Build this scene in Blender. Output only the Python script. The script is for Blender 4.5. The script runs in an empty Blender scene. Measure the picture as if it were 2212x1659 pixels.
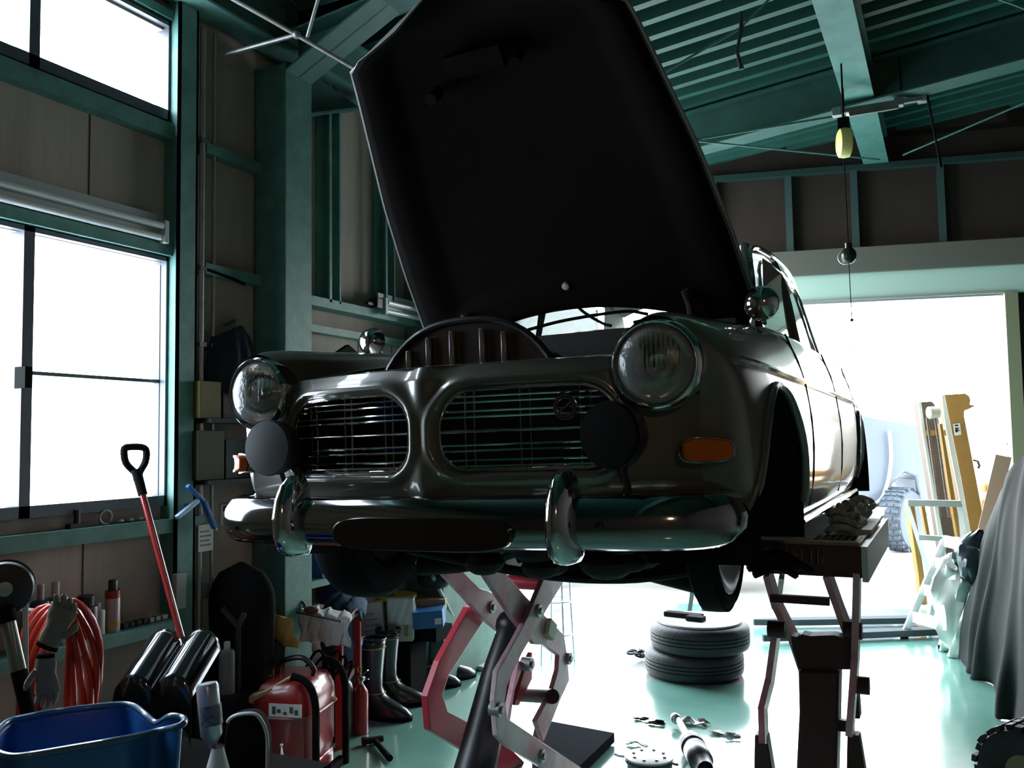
import bpy, bmesh, math, random
from mathutils import Vector, Matrix, noise

random.seed(7)
S = bpy.context.scene
COL = S.collection
R = math.radians
V = Vector

# ---------------------------------------------------------------- camera, sky, exposure
CAM_Z = 1.5
F_PX = 1910.0
YAW, PITCH, ROLL = R(26.2), R(3.66), R(-0.86)
cam_d = bpy.data.cameras.new('camera')
cam_d.sensor_fit = 'HORIZONTAL'
cam_d.sensor_width = 36.0
cam_d.lens = 36.0 * F_PX / 2212.0
cam_d.clip_start, cam_d.clip_end = 0.05, 300
cam = bpy.data.objects.new('camera', cam_d)
COL.objects.link(cam)
CAM_M = (Matrix.Translation((0, 0, CAM_Z)) @ Matrix.Rotation(YAW, 4, 'Z')
         @ Matrix.Rotation(R(90) + PITCH, 4, 'X') @ Matrix.Rotation(ROLL, 4, 'Z'))
cam.matrix_world = CAM_M
S.camera = cam
S.view_settings.view_transform = 'Standard'
S.view_settings.look = 'None'
S.view_settings.gamma = 1.0
S.view_settings.exposure = 0.0
S.view_settings.use_curve_mapping = False
S.cycles.max_bounces = 8
S.cycles.diffuse_bounces = 5
S.cycles.glossy_bounces = 4
S.cycles.transmission_bounces = 6
S.cycles.caustics_reflective = False
S.cycles.caustics_refractive = False
S.cycles.sample_clamp_indirect = 6.0
S.cycles.use_denoising = True

SKY = 18.0
WIN = 14.0
w = bpy.data.worlds.new('sky')
S.world = w
w.use_nodes = True
nt = w.node_tree
bgn = nt.nodes['Background']
# hazy overcast sky: whitest low down, a little bluer overhead
tc = nt.nodes.new('ShaderNodeTexCoord')
sx = nt.nodes.new('ShaderNodeSeparateXYZ')
cr = nt.nodes.new('ShaderNodeValToRGB')
cr.color_ramp.elements[0].position = 0.0
cr.color_ramp.elements[0].color = (0.97, 1.0, 0.98, 1)
cr.color_ramp.elements[1].position = 0.8
cr.color_ramp.elements[1].color = (0.62, 0.74, 0.88, 1)
nt.links.new(tc.outputs['Generated'], sx.inputs[0])
nt.links.new(sx.outputs['Z'], cr.inputs[0])
nt.links.new(cr.outputs[0], bgn.inputs[0])
bgn.inputs[1].default_value = SKY


# a small warm bulb burning somewhere behind the photographer
bl_ = bpy.data.lights.new('warm_bulb', 'POINT')
bl_.energy = 26
bl_.color = (1.0, .66, .38)
bl_.shadow_soft_size = 0.09
blo = bpy.data.objects.new('warm_bulb', bl_)
blo.location = (1.3, -1.6, 2.6)
COL.objects.link(blo)


def portal(name, loc, rot, sx_, sy_):
    """sampling guide for daylight through an opening; gives no light itself"""
    l = bpy.data.lights.new(name, 'AREA')
    l.shape = 'RECTANGLE'
    l.size, l.size_y = sx_, sy_
    l.cycles.is_portal = True
    o = bpy.data.objects.new(name, l)
    o.location, o.rotation_euler = loc, rot
    COL.objects.link(o)


# ---------------------------------------------------------------- pixel <-> place
CR3 = CAM_M.to_3x3()
CORG = CAM_M.translation


def ray(px, py):
    return CR3 @ V(((px - 1106.0) / F_PX, (829.5 - py) / F_PX, -1.0))


def at_d(px, py, d):
    return CORG + ray(px, py) * d


def at_x(px, py, X):
    r = ray(px, py)
    return CORG + r * ((X - CORG.x) / r.x)


def at_y(px, py, Y):
    r = ray(px, py)
    return CORG + r * ((Y - CORG.y) / r.y)


def at_z(px, py, Z=0.0):
    r = ray(px, py)
    return CORG + r * ((Z - CORG.z) / r.z)


def at_p(px, py, p0, n):
    r = ray(px, py)
    return CORG + r * ((V(p0) - CORG).dot(n) / r.dot(n))


# ---------------------------------------------------------------- materials
MATS = {}


def mat(name, col, rough=0.6, metal=0.0, var=0.0, vs=6.0, bump=0.0, bs=40.0, coat=0.0, ior=1.5,
        emit=None, es=0.0, trans=0.0, col2=None, crough=0.05, sheen=0.0, alpha=1.0, streak=False):
    if name in MATS:
        return MATS[name]
    m = bpy.data.materials.new(name)
    m.use_nodes = True
    n = m.node_tree
    b = n.nodes['Principled BSDF']
    c4 = (*col, 1)
    b.inputs['Base Color'].default_value = c4
    b.inputs['Roughness'].default_value = rough
    b.inputs['Metallic'].default_value = metal
    b.inputs['IOR'].default_value = ior
    b.inputs['Coat Weight'].default_value = coat
    b.inputs['Coat Roughness'].default_value = crough
    b.inputs['Transmission Weight'].default_value = trans
    b.inputs['Sheen Weight'].default_value = sheen
    b.inputs['Alpha'].default_value = alpha
    if emit:
        b.inputs['Emission Color'].default_value = (*emit, 1)
        b.inputs['Emission Strength'].default_value = es
    if var > 0 or col2 or bump > 0:
        t = n.nodes.new('ShaderNodeTexCoord')
        mp = n.nodes.new('ShaderNodeMapping')
        n.links.new(t.outputs['Object'], mp.inputs[0])
        if streak:
            mp.inputs['Scale'].default_value = (1, 1, 0.12)
        if var > 0 or col2:
            nz = n.nodes.new('ShaderNodeTexNoise')
            nz.inputs['Scale'].default_value = vs
            nz.inputs['Detail'].default_value = 6
            nz.inputs['Roughness'].default_value = 0.65
            rp = n.nodes.new('ShaderNodeValToRGB')
            d = col2 or tuple(max(0, x * (1 - var)) for x in col)
            rp.color_ramp.elements[0].position = 0.35
            rp.color_ramp.elements[1].position = 0.68
            rp.color_ramp.elements[0].color = (*d, 1)
            rp.color_ramp.elements[1].color = c4
            n.links.new(mp.outputs[0], nz.inputs['Vector'])
            n.links.new(nz.outputs[0], rp.inputs[0])
            n.links.new(rp.outputs[0], b.inputs['Base Color'])
        if bump > 0:
            n2 = n.nodes.new('ShaderNodeTexNoise')
            n2.inputs['Scale'].default_value = bs
            n2.inputs['Detail'].default_value = 4
            bp = n.nodes.new('ShaderNodeBump')
            bp.inputs['Strength'].default_value = bump
            bp.inputs['Distance'].default_value = 0.01
            n.links.new(mp.outputs[0], n2.inputs['Vector'])
            n.links.new(n2.outputs[0], bp.inputs['Height'])
            n.links.new(bp.outputs[0], b.inputs['Normal'])
    MATS[name] = m
    return m


# ---------------------------------------------------------------- mesh builder
def frame_of(d, up=None):
    d = V(d).normalized()
    up = V(up) if up else (V((0, 0, 1)) if abs(d.z) < 0.95 else V((0, 1, 0)))
    x = up.cross(d).normalized()
    y = d.cross(x).normalized()
    return x, y, d


def catmull(p0, p1, p2, p3, t):
    return 0.5 * ((2 * p1) + (p2 - p0) * t + (2 * p0 - 5 * p1 + 4 * p2 - p3) * t * t + (3 * p1 - p0 - 3 * p2 + p3) * t ** 3)


def spline(pts, n, closed=False):
    pts = [V(p) for p in pts]
    m = len(pts)
    out = []
    segs = m if closed else m - 1
    for i in range(segs):
        if closed:
            a, b, c, d = pts[(i - 1) % m], pts[i], pts[(i + 1) % m], pts[(i + 2) % m]
        else:
            b, c = pts[i], pts[i + 1]
            a = pts[i - 1] if i else b * 2 - c
            d = pts[i + 2] if i + 2 < m else c * 2 - b
        for k in range(n):
            out.append(catmull(a, b, c, d, k / n))
    if not closed:
        out.append(pts[-1])
    return out


class MB:
    def __init__(s):
        s.v, s.f = [], []

    def add(s, vs, fs):
        o = len(s.v)
        s.v += [V(x) for x in vs]
        s.f += [tuple(i + o for i in f) for f in fs]
        return s

    def box(s, a, b):
        a, b = V(a), V(b)
        x0, y0, z0 = (min(a[i], b[i]) for i in range(3))
        x1, y1, z1 = (max(a[i], b[i]) for i in range(3))
        return s.add([(x0, y0, z0), (x1, y0, z0), (x1, y1, z0), (x0, y1, z0), (x0, y0, z1), (x1, y0, z1), (x1, y1, z1), (x0, y1, z1)],
                     [(0, 3, 2, 1), (4, 5, 6, 7), (0, 1, 5, 4), (1, 2, 6, 5), (2, 3, 7, 6), (3, 0, 4, 7)])

    def obox(s, c, ax, ay, az):
        """box with centre c and half-axis vectors"""
        c, ax, ay, az = V(c), V(ax), V(ay), V(az)
        if ax.cross(ay).dot(az) < 0:
            az = -az
        P = [c + ax * i + ay * j + az * k for k in (-1, 1) for j in (-1, 1) for i in (-1, 1)]
        return s.add(P, [(0, 2, 3, 1), (4, 5, 7, 6), (0, 1, 5, 4), (1, 3, 7, 5), (3, 2, 6, 7), (2, 0, 4, 6)])

    def bar(s, a, b, wx, wy, up=None):
        a, b = V(a), V(b)
        x, y, d = frame_of(b - a, up)
        return s.obox((a + b) / 2, x * wx / 2, y * wy / 2, (b - a) / 2)

    def cyl(s, a, b, r1, r2=None, n=16, cap=True):
        r2 = r1 if r2 is None else r2
        a, b = V(a), V(b)
        x, y, d = frame_of(b - a)
        vs = []
        for p, r in ((a, r1), (b, r2)):
            for i in range(n):
                t = 2 * math.pi * i / n
                vs.append(p + x * math.cos(t) * r + y * math.sin(t) * r)
        fs = [(i, (i + 1) % n, n + (i + 1) % n, n + i) for i in range(n)]
        if cap:
            fs += [tuple(range(n - 1, -1, -1)), tuple(range(n, 2 * n))]
        return s.add(vs, fs)

    def tube(s, pts, r, n=8, closed=False, cap=True, flat=1.0, up=None):
        pts = [V(p) for p in pts]
        m = len(pts)
        rr = r if isinstance(r, (list, tuple)) else [r] * m
        vs, px = [], None
        for k, p in enumerate(pts):
            if closed:
                d = pts[(k + 1) % m] - pts[k - 1]
            else:
                d = pts[min(k + 1, m - 1)] - pts[max(k - 1, 0)]
            if d.length < 1e-9:
                d = V((0, 0, 1))
            if px is None or up:
                x, y, d = frame_of(d, up)
            else:
                d = d.normalized()
                x = (px - d * px.dot(d))
                x = x.normalized() if x.length > 1e-6 else frame_of(d)[0]
                y = d.cross(x)
            px = x
            for i in range(n):
                t = 2 * math.pi * i / n
                vs.append(p + x * math.cos(t) * rr[k] + y * math.sin(t) * rr[k] * flat)
        fs = []
        for k in range(m if closed else m - 1):
            a, b = k * n, ((k + 1) % m) * n
            fs += [(a + i, a + (i + 1) % n, b + (i + 1) % n, b + i) for i in range(n)]
        if cap and not closed:
            fs += [tuple(range(n - 1, -1, -1)), tuple(range((m - 1) * n, m * n))]
        return s.add(vs, fs)

    def lathe(s, c, axis, prof, n=32, up=None, sx=1.0, sy=1.0):
        """prof: (radius, height along axis)"""
        c = V(c)
        x, y, d = frame_of(axis, up)
        vs, fs, rows = [], [], []
        for r, h in prof:
            if r < 1e-6:
                rows.append([len(vs)])
                vs.append(c + d * h)
            else:
                rows.append(list(range(len(vs), len(vs) + n)))
                for i in range(n):
                    t = 2 * math.pi * i / n
                    vs.append(c + d * h + x * math.cos(t) * r * sx + y * math.sin(t) * r * sy)
        for a, b in zip(rows, rows[1:]):
            for i in range(n):
                j = (i + 1) % n
                if len(a) == 1 and len(b) == 1:
                    break
                if len(a) == 1:
                    fs.append((a[0], b[j], b[i]))
                elif len(b) == 1:
                    fs.append((a[i], a[j], b[0]))
                else:
                    fs.append((a[i], a[j], b[j], b[i]))
        return s.add(vs, fs)

    def ball(s, c, r, n=16, m=10, sc=(1, 1, 1)):
        c = V(c)
        vs = [c + V((0, 0, -r * sc[2]))]
        for k in range(1, m):
            a = math.pi * k / m - math.pi / 2
            for i in range(n):
                t = 2 * math.pi * i / n
                vs.append(c + V((math.cos(a) * math.cos(t) * r * sc[0], math.cos(a) * math.sin(t) * r * sc[1], math.sin(a) * r * sc[2])))
        vs.append(c + V((0, 0, r * sc[2])))
        fs = [(0, 1 + (i + 1) % n, 1 + i) for i in range(n)]
        for k in range(m - 2):
            a, b = 1 + k * n, 1 + (k + 1) * n
            fs += [(a + i, a + (i + 1) % n, b + (i + 1) % n, b + i) for i in range(n)]
        a, l = 1 + (m - 2) * n, len(vs) - 1
        fs += [(a + i, a + (i + 1) % n, l) for i in range(n)]
        return s.add(vs, fs)

    def prism(s, poly, ext):
        """closed polygon (3D points) extruded by vector ext"""
        poly = [V(p) for p in poly]
        ext = V(ext)
        n = len(poly)
        nrm = V((0, 0, 0))
        for i in range(n):
            nrm += (poly[i] - poly[0]).cross(poly[(i + 1) % n] - poly[0])
        if nrm.dot(ext) < 0:
            poly = poly[::-1]
        vs = poly + [p + ext for p in poly]
        fs = [tuple(range(n - 1, -1, -1)), tuple(range(n, 2 * n))]
        fs += [(i, (i + 1) % n, n + (i + 1) % n, n + i) for i in range(n)]
        return s.add(vs, fs)

    def grid(s, rows, keep=None, closed_u=False):
        h, wd = len(rows), len(rows[0])
        o = []
        for i in range(h - 1):
            for j in range(wd if closed_u else wd - 1):
                if keep and not keep(i, j):
                    continue
                j2 = (j + 1) % wd
                o.append((i * wd + j, i * wd + j2, (i + 1) * wd + j2, (i + 1) * wd + j))
        return s.add([p for r in rows for p in r], o)

    def mirror(s):
        n = len(s.v)
        f0 = list(s.f)
        s.v += [V((-p.x, p.y, p.z)) for p in s.v[:n]]
        s.f += [tuple(i + n for i in reversed(f)) for f in f0]
        return s

    def xf(s, M):
        s.v = [M @ p for p in s.v]
        return s

    def mesh(s, name, solid=0.0):
        me = bpy.data.meshes.new(name)
        me.from_pydata([tuple(p) for p in s.v], [], s.f)
        me.validate()
        return me

    def build(s, name, m, parent=None, world=True, smooth=45, bevel=0.0, solid=0.0, subd=0, **tagkw):
        vs = s.v
        loc = V((0, 0, 0))
        if parent is not None:
            if world:
                inv = world_of(parent).inverted()
                vs = [inv @ p for p in vs]
        else:
            xs, ys, zs = ([p[i] for p in vs] for i in range(3))
            loc = V(((min(xs) + max(xs)) / 2, (min(ys) + max(ys)) / 2, min(zs)))
            vs = [p - loc for p in vs]
        me = bpy.data.meshes.new(name)
        me.from_pydata([tuple(p) for p in vs], [], s.f)
        me.validate()
        if subd or solid:
            bm = bmesh.new()
            bm.from_mesh(me)
            bmesh.ops.remove_doubles(bm, verts=bm.verts, dist=1e-5)
            bmesh.ops.recalc_face_normals(bm, faces=bm.faces)
            bm.to_mesh(me)
            bm.free()
        o = bpy.data.objects.new(name, me)
        o.location = loc
        COL.objects.link(o)
        if m:
            for mm in (m if isinstance(m, (list, tuple)) else [m]):
                me.materials.append(mm)
        if smooth:
            for p in me.polygons:
                p.use_smooth = True
            me.set_sharp_from_angle(angle=R(smooth))
        if bevel:
            bmod = o.modifiers.new('bevel', 'BEVEL')
            bmod.width = bevel
            bmod.segments = 2
            bmod.limit_method = 'ANGLE'
            bmod.angle_limit = R(40)
        if solid:
            sm = o.modifiers.new('solid', 'SOLIDIFY')
            sm.thickness = solid
            sm.offset = 0
        if subd:
            sb = o.modifiers.new('sub', 'SUBSURF')
            sb.levels = sb.render_levels = subd
        if parent is not None:
            o.parent = parent
        if tagkw:
            tag(o, **tagkw)
        return o


def world_of(o):
    m = Matrix.LocRotScale(o.location, o.rotation_euler, o.scale)
    return (world_of(o.parent) @ m) if o.parent else m


def tag(o, label=None, cat=None, group=None, kind=None):
    if label:
        o['label'] = label
    if cat:
        o['category'] = cat
    if group:
        o['group'] = group
    if kind:
        o['kind'] = kind
    return o


def thing(name, label, cat, loc=(0, 0, 0), rz=0.0, group=None, rot=None):
    o = bpy.data.objects.new(name, None)
    o.empty_display_size = 0.1
    o.location = loc
    o.rotation_euler = rot if rot else (0, 0, rz)
    COL.objects.link(o)
    return tag(o, label, cat, group)


def dup(root, loc, rz=None, label=None, group=None, scale=None):
    def cp(o, par):
        c = o.copy()
        COL.objects.link(c)
        if par is not None:
            c.parent = par
        for ch in [k for k in o.children]:
            cp(ch, c)
        return c
    r = cp(root, None)
    r.location = loc
    if rz is not None:
        r.rotation_euler = (0, 0, rz)
    if scale:
        r.scale = (scale,) * 3 if not isinstance(scale, (tuple, list)) else scale
    if label:
        r['label'] = label
    if group:
        r['group'] = group
    return r


def struct(name, mb, m, parent=None, **k):
    o = mb.build(name, m, parent, **k)
    if parent is None:
        o['kind'] = 'structure'
    return o


def hbeam(mb, a, b, wd, ht, t=0.012, up=(0, 0, 1)):
    """H section between a and b: flanges wd wide, ht deep along up"""
    a, b = V(a), V(b)
    d = (b - a).normalized()
    x = V(up).cross(d).normalized()
    u = d.cross(x).normalized()
    c, hl = (a + b) / 2, (b - a) / 2
    mb.obox(c + u * (ht / 2 - t / 2), x * wd / 2, u * t / 2, hl)
    mb.obox(c - u * (ht / 2 - t / 2), x * wd / 2, u * t / 2, hl)
    mb.obox(c, x * t / 2, u * (ht / 2 - t), hl)
    return mb
# ================================================================ MATERIALS
M = {}
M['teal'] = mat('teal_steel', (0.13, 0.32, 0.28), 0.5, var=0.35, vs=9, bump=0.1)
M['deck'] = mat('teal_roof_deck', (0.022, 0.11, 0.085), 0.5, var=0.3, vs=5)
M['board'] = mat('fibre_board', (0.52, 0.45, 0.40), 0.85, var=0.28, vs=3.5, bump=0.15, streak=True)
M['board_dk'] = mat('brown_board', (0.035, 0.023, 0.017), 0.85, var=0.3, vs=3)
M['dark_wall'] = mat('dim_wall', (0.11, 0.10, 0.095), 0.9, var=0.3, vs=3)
M['frame'] = mat('window_bronze', (0.12, 0.13, 0.15), 0.4, 0.3)
M['pane'] = mat('frosted_pane', (0.8, 0.85, 0.9), 0.6, emit=(0.74, 0.87, 1.0), es=WIN)
M['mint'] = mat('mint_slats', (0.62, 0.86, 0.76), 0.5)
M['greyband'] = mat('grey_shutter_box', (0.15, 0.15, 0.13), 0.5)
M['black'] = mat('black_paint', (0.012, 0.013, 0.015), 0.4)
M['matblack'] = mat('matt_black', (0.007, 0.007, 0.007), 0.9, ior=1.2)
M['rubber'] = mat('rubber', (0.02, 0.021, 0.024), 0.6, bump=0.3, bs=60)
M['white'] = mat('white_paint', (0.8, 0.8, 0.78), 0.45)
M['grey'] = mat('grey_plastic', (0.35, 0.36, 0.36), 0.5)
M['steel'] = mat('bare_steel', (0.55, 0.55, 0.55), 0.35, 1.0, var=0.2)
M['chrome'] = mat('chrome', (0.78, 0.78, 0.78), 0.07, 1.0)
M['galv'] = mat('galvanised', (0.45, 0.46, 0.44), 0.45, 0.7, var=0.3)
M['alu'] = mat('aluminium', (0.75, 0.76, 0.76), 0.35, 0.6)
M['paper'] = mat('paper', (0.75, 0.74, 0.70), 0.8)
M['card'] = mat('cardboard', (0.42, 0.30, 0.19), 0.85, var=0.15)
M['red'] = mat('red_paint', (0.42, 0.025, 0.03), 0.35, var=0.3, vs=12, coat=0.3)
M['orange'] = mat('orange_plastic', (0.85, 0.16, 0.03), 0.4)
M['yellow'] = mat('yellow_plastic', (0.75, 0.55, 0.05), 0.4)
M['blue'] = mat('blue_plastic', (0.02, 0.13, 0.42), 0.35, var=0.25, vs=8)
M['concrete'] = mat('pale_concrete', (0.62, 0.62, 0.60), 0.85, var=0.08, vs=1.5)

# green epoxy floor with worn concrete near the lift feet
fm = bpy.data.materials.new('green_epoxy_floor')
fm.use_nodes = True
n = fm.node_tree
b = n.nodes['Principled BSDF']
b.inputs['Roughness'].default_value = 0.16
b.inputs['IOR'].default_value = 1.6
b.inputs['Coat Weight'].default_value = 1.0
b.inputs['Coat Roughness'].default_value = 0.12
b.inputs['Coat IOR'].default_value = 1.6
tcf = n.nodes.new('ShaderNodeTexCoord')
nz = n.nodes.new('ShaderNodeTexNoise'); nz.inputs['Scale'].default_value = 2.2; nz.inputs['Detail'].default_value = 8
rp = n.nodes.new('ShaderNodeValToRGB')
rp.color_ramp.elements[0].position = 0.35; rp.color_ramp.elements[0].color = (0.20, 0.44, 0.36, 1)
rp.color_ramp.elements[1].position = 0.7; rp.color_ramp.elements[1].color = (0.27, 0.56, 0.46, 1)
# worn patch: distance from a point, broken up by noise
vd = n.nodes.new('ShaderNodeVectorMath'); vd.operation = 'DISTANCE'
vd.inputs[1].default_value = (-2.35, 3.0, 0)
n2 = n.nodes.new('ShaderNodeTexNoise'); n2.inputs['Scale'].default_value = 7; n2.inputs['Detail'].default_value = 8
ma = n.nodes.new('ShaderNodeMath'); ma.operation = 'ADD'
mr = n.nodes.new('ShaderNodeMapRange'); mr.inputs[1].default_value = 1.02; mr.inputs[2].default_value = 1.12
mr.inputs[3].default_value = 1; mr.inputs[4].default_value = 0
mx = n.nodes.new('ShaderNodeMix'); mx.data_type = 'RGBA'
mx.inputs[7].default_value = (0.42, 0.42, 0.40, 1)
n.links.new(tcf.outputs['Object'], nz.inputs['Vector']); n.links.new(nz.outputs[0], rp.inputs[0])
n.links.new(tcf.outputs['Object'], vd.inputs[0]); n.links.new(tcf.outputs['Object'], n2.inputs['Vector'])
n.links.new(vd.outputs['Value'], ma.inputs[0]); n.links.new(n2.outputs[0], ma.inputs[1])
n.links.new(ma.outputs[0], mr.inputs[0]); n.links.new(mr.outputs[0], mx.inputs[0])
n.links.new(rp.outputs[0], mx.inputs[6]); n.links.new(mx.outputs[2], b.inputs['Base Color'])
M['floor'] = fm

# ================================================================ STRUCTURE
XL = -3.1           # inner face of the left wall
XR, YB = 4.6, -3.6  # right and back walls
FW0 = V((XL, 7.67, 0))                      # shutter wall runs slightly askew
FWD = V((0.9747, 0.2235, 0)).normalized()
FWN = V((0.2235, -0.9747, 0)).normalized()   # towards the camera


def roof_z(x):
    return 4.14 + 0.11 * (x + 0.45)


def fw(t, z, off=0.0):
    return FW0 + FWD * t + V((0, 0, z)) + FWN * off


floor = MB()
floor.add([(XL - 0.1, YB - .1, 0), (XR + .1, YB - .1, 0), (XR + .1, 9.6, 0), (XL - .1, 7.75, 0),
           (XL - 0.1, YB - .1, -.1), (XR + .1, YB - .1, -.1), (XR + .1, 9.6, -.1), (XL - .1, 7.75, -.1)],
          [(0, 1, 2, 3), (4, 7, 6, 5), (0, 4, 5, 1), (1, 5, 6, 2), (2, 6, 7, 3), (3, 7, 4, 0)])
fo = floor.build('floor', M['floor'], smooth=0)
fo['kind'] = 'structure'
yard = MB().add([(-60, -20, -0.02), (60, -20, -0.02), (60, 90, -0.02), (-60, 90, -0.02)], [(0, 1, 2, 3)])
struct('ground', yard, M['concrete'], smooth=0)

# left wall with two window openings
wl = MB()
WY0, WY1 = 1.35, 2.805
for y0, y1, z0, z1 in [(YB, WY0, 0, 4.1), (WY1, 5.45, 0, 4.1), (WY0, WY1, 0, 1.26), (WY0, WY1, 2.31, 2.97), (WY0, WY1, 3.37, 4.1)]:
    wl.box((XL - 0.12, y0, z0), (XL, y1, z1))
struct('wall_left', wl, M['board'], smooth=0)
struct('wall_back', MB().box((XL - .1, YB - .1, 0), (XR + .1, YB, 4.9)), M['dark_wall'], smooth=0)
struct('wall_right', MB().box((XR, YB, 0), (XR + .1, 9.5, 4.9)), M['dark_wall'], smooth=0)
T0, T1, ZL = 0.0, 3.63, 2.66
wf = MB()
for t0, t1, z0, z1 in [(T0, T1 + .12, 3.12, 4.15), (T1 + .12, 7.95, 0, 4.9), (T0, 7.95, 4.1, 4.9)]:
    wf.add([fw(t0, z0), fw(t1, z0), fw(t1, z0, -.12), fw(t0, z0, -.12), fw(t0, z1), fw(t1, z1), fw(t1, z1, -.12), fw(t0, z1, -.12)],
           [(0, 3, 2, 1), (4, 5, 6, 7), (0, 1, 5, 4), (1, 2, 6, 5), (2, 3, 7, 6), (3, 0, 4, 7)])
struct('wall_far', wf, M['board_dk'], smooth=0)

# corrugated roof deck, ribs running across the hall
prof = []
y = YB - .1
while y < 9.6:
    prof += [(y, .13), (y + .105, .13), (y + .125, 0), (y + .185, 0)]
    y += .205
rows = []
for x in (XL - .15, XR + .15):
    rows.append([V((x, yy, roof_z(x) + zz)) for yy, zz in prof])
dk = MB().grid(rows)
dk.add([(XL - .2, YB - .2, roof_z(XL) + .16), (XR + .2, YB - .2, roof_z(XR) + .16), (XR + .2, 9.7, roof_z(XR) + .16), (XL - .2, 9.7, roof_z(XL) + .16)], [(0, 1, 2, 3)])
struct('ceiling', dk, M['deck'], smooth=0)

# windows
def window(num, z0, z1, mull):
    fr = MB()
    f = .045
    x0, x1 = XL - .06, XL + .035
    fr.box((x0, WY0, z0), (x1, WY1, z0 + f)); fr.box((x0, WY0, z1 - f * .4), (x1, WY1, z1))
    fr.box((x0, WY0, z0), (x1, WY0 + f, z1)); fr.box((x0, WY1 - .012, z0), (x1, WY1, z1))
    fr.box((x0 + .01, mull - .022, z0), (x1, mull + .022, z1))
    w_ = struct('window_%d' % num, fr, M['frame'], smooth=0)
    for a, b_ in ((WY0 + .04, mull - .03), (mull + .03, WY1 - .01)):
        MB().box((XL - .05, a, z0 + .02), (XL - .04, b_, z1 - .01)).build('pane', M['pane'], w_, smooth=0)
    return w_


w1 = window(1, 1.24, 2.33, 2.145)
MB().box((XL - .04, 2.17, 1.775), (XL + .0, 2.81, 1.79)).build('glazing_bar', M['frame'], w1, smooth=0)
MB().box((XL - .035, 2.79, 1.28), (XL + .0, 2.805, 2.30)).build('glazing_bar', M['frame'], w1, smooth=0)
MB().box((XL + .0, 2.12, 1.72), (XL + .06, 2.15, 1.80)).build('window_latch', M['matblack'], w1, smooth=0)
w2 = window(2, 2.95, 3.40, 2.15)
MB().box((XL + .03, 2.83, 2.955), (XL + .045, 2.885, 2.985)).build('window_clip', M['white'], w2, smooth=0)

# steel trim on the left wall: sill rail, shelf girt, head rails, eave beam
tr = MB().box((XL, YB, 1.125), (XL + .075, 2.99, 1.185))
struct('trim_1', tr, M['teal'], smooth=0)
tr = MB().box((XL, YB, 2.335), (XL + .06, 2.9, 2.385))
struct('trim_2', tr, M['teal'], smooth=0)
tr = MB().box((XL, YB, 2.86), (XL + .06, 2.9, 2.93))
tr.box((XL, YB, 3.41), (XL + .05, 2.9, 3.45))
struct('trim_3', tr, M['teal'], smooth=0)
tr = MB()
hbeam(tr, (XL + .12, YB, 3.62), (XL + .12, 5.4, 3.62), .16, .26)
struct('trim_4', tr, M['teal'], smooth=0)
tr = MB()
for a, b_ in ((at_x(382, 800, XL + .09).y, at_x(424, 800, XL + .09).y),):
    tr.box((XL, a, 0), (XL + .09, a + .012, 3.5)); tr.box((XL, b_ - .012, 0), (XL + .09, b_, 3.5)); tr.box((XL + .078, a, 0), (XL + .09, b_, 3.5))
struct('trim_5', tr, M['teal'], smooth=0)
tr = MB()
for z in (2.29, 2.86):
    tr.box((XL, 3.0, z), (XL + .06, 3.37, z + .05))
struct('trim_6', tr, M['teal'], smooth=0)
# posts and girts beyond the column
tr = MB()
for y in (3.86, 4.4):
    tr.box((XL, y, 2.27), (XL + .012, y + .1, 3.5)); tr.box((XL, y + .088, 2.27), (XL + .1, y + .1, 3.5))
    tr.box((XL + .088, y, 2.27), (XL + .1, y + .02, 3.5))
struct('trim_7', tr, M['teal'], smooth=0)
tr = MB().box((XL, 3.57, 2.235), (XL + .10, 5.0, 2.285)).box((XL, 3.57, 2.10), (XL + .06, 5.0, 2.14))
tr.box((XL, 3.57, .765), (XL + .17, 4.7, .80))
struct('trim_8', tr, M['teal'], smooth=0)
# seams between wall boards
tr = MB()
for y in (-2.4, -1.2, 0.0, 1.2, 2.42):
    tr.box((XL, y, 0), (XL + .002, y + .005, 1.12)); tr.box((XL, y, 2.39), (XL + .002, y + .005, 2.86))
for y in (3.75, 4.25, 4.6):
    tr.box((XL, y, 0), (XL + .002, y + .005, 2.1))
struct('trim_9', tr, M['board_dk'], smooth=0)

# steel columns
c = MB()
hbeam(c, (-2.99, 3.47, 0), (-2.99, 3.47, 3.40), .2, .2, up=(1, 0, 0))
c.box((-3.09, 3.37, 0), (-2.89, 3.378, 3.4))
struct('trim_10', c, M['teal'], smooth=0)
c = MB().box((XL, 4.75, 0), (-2.83, 5.44, 3.9))
struct('trim_11', c, mat('dull_green_steel', (0.16, 0.26, 0.22), .6, var=.3, vs=4), smooth=0)

# roof beams
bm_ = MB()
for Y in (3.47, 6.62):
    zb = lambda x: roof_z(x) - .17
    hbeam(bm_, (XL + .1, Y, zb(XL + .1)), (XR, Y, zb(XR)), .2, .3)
struct('trim_12', bm_, mat('shaded_teal_beam', (.04, .13, .11), .55, var=.3, vs=6), smooth=0)  # darker copy of the teal: shade on the beam webs put into the colour
h = MB()     # haunches from column to beam
h.prism([(-2.89, 3.37, 3.36), (-2.15, 3.37, 3.70), (-2.15, 3.57, 3.70), (-2.89, 3.57, 3.36)], (0, 0, .012))
h.prism([(-2.89, 3.464, 3.36), (-2.15, 3.464, 3.70), (-2.89, 3.464, 3.70)], (0, .012, 0))
h.prism([(-3.09, 3.57, 3.20), (-3.09, 4.15, 3.44), (-2.91, 4.15, 3.44), (-2.91, 3.57, 3.20)], (0, 0, .012))
h.prism([(-3.0, 3.57, 3.20), (-3.0, 4.15, 3.44), (-3.0, 3.57, 3.5)], (.012, 0, 0))
struct('trim_13', h, MATS['shaded_teal_beam'], smooth=0)
yb = MB()
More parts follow.
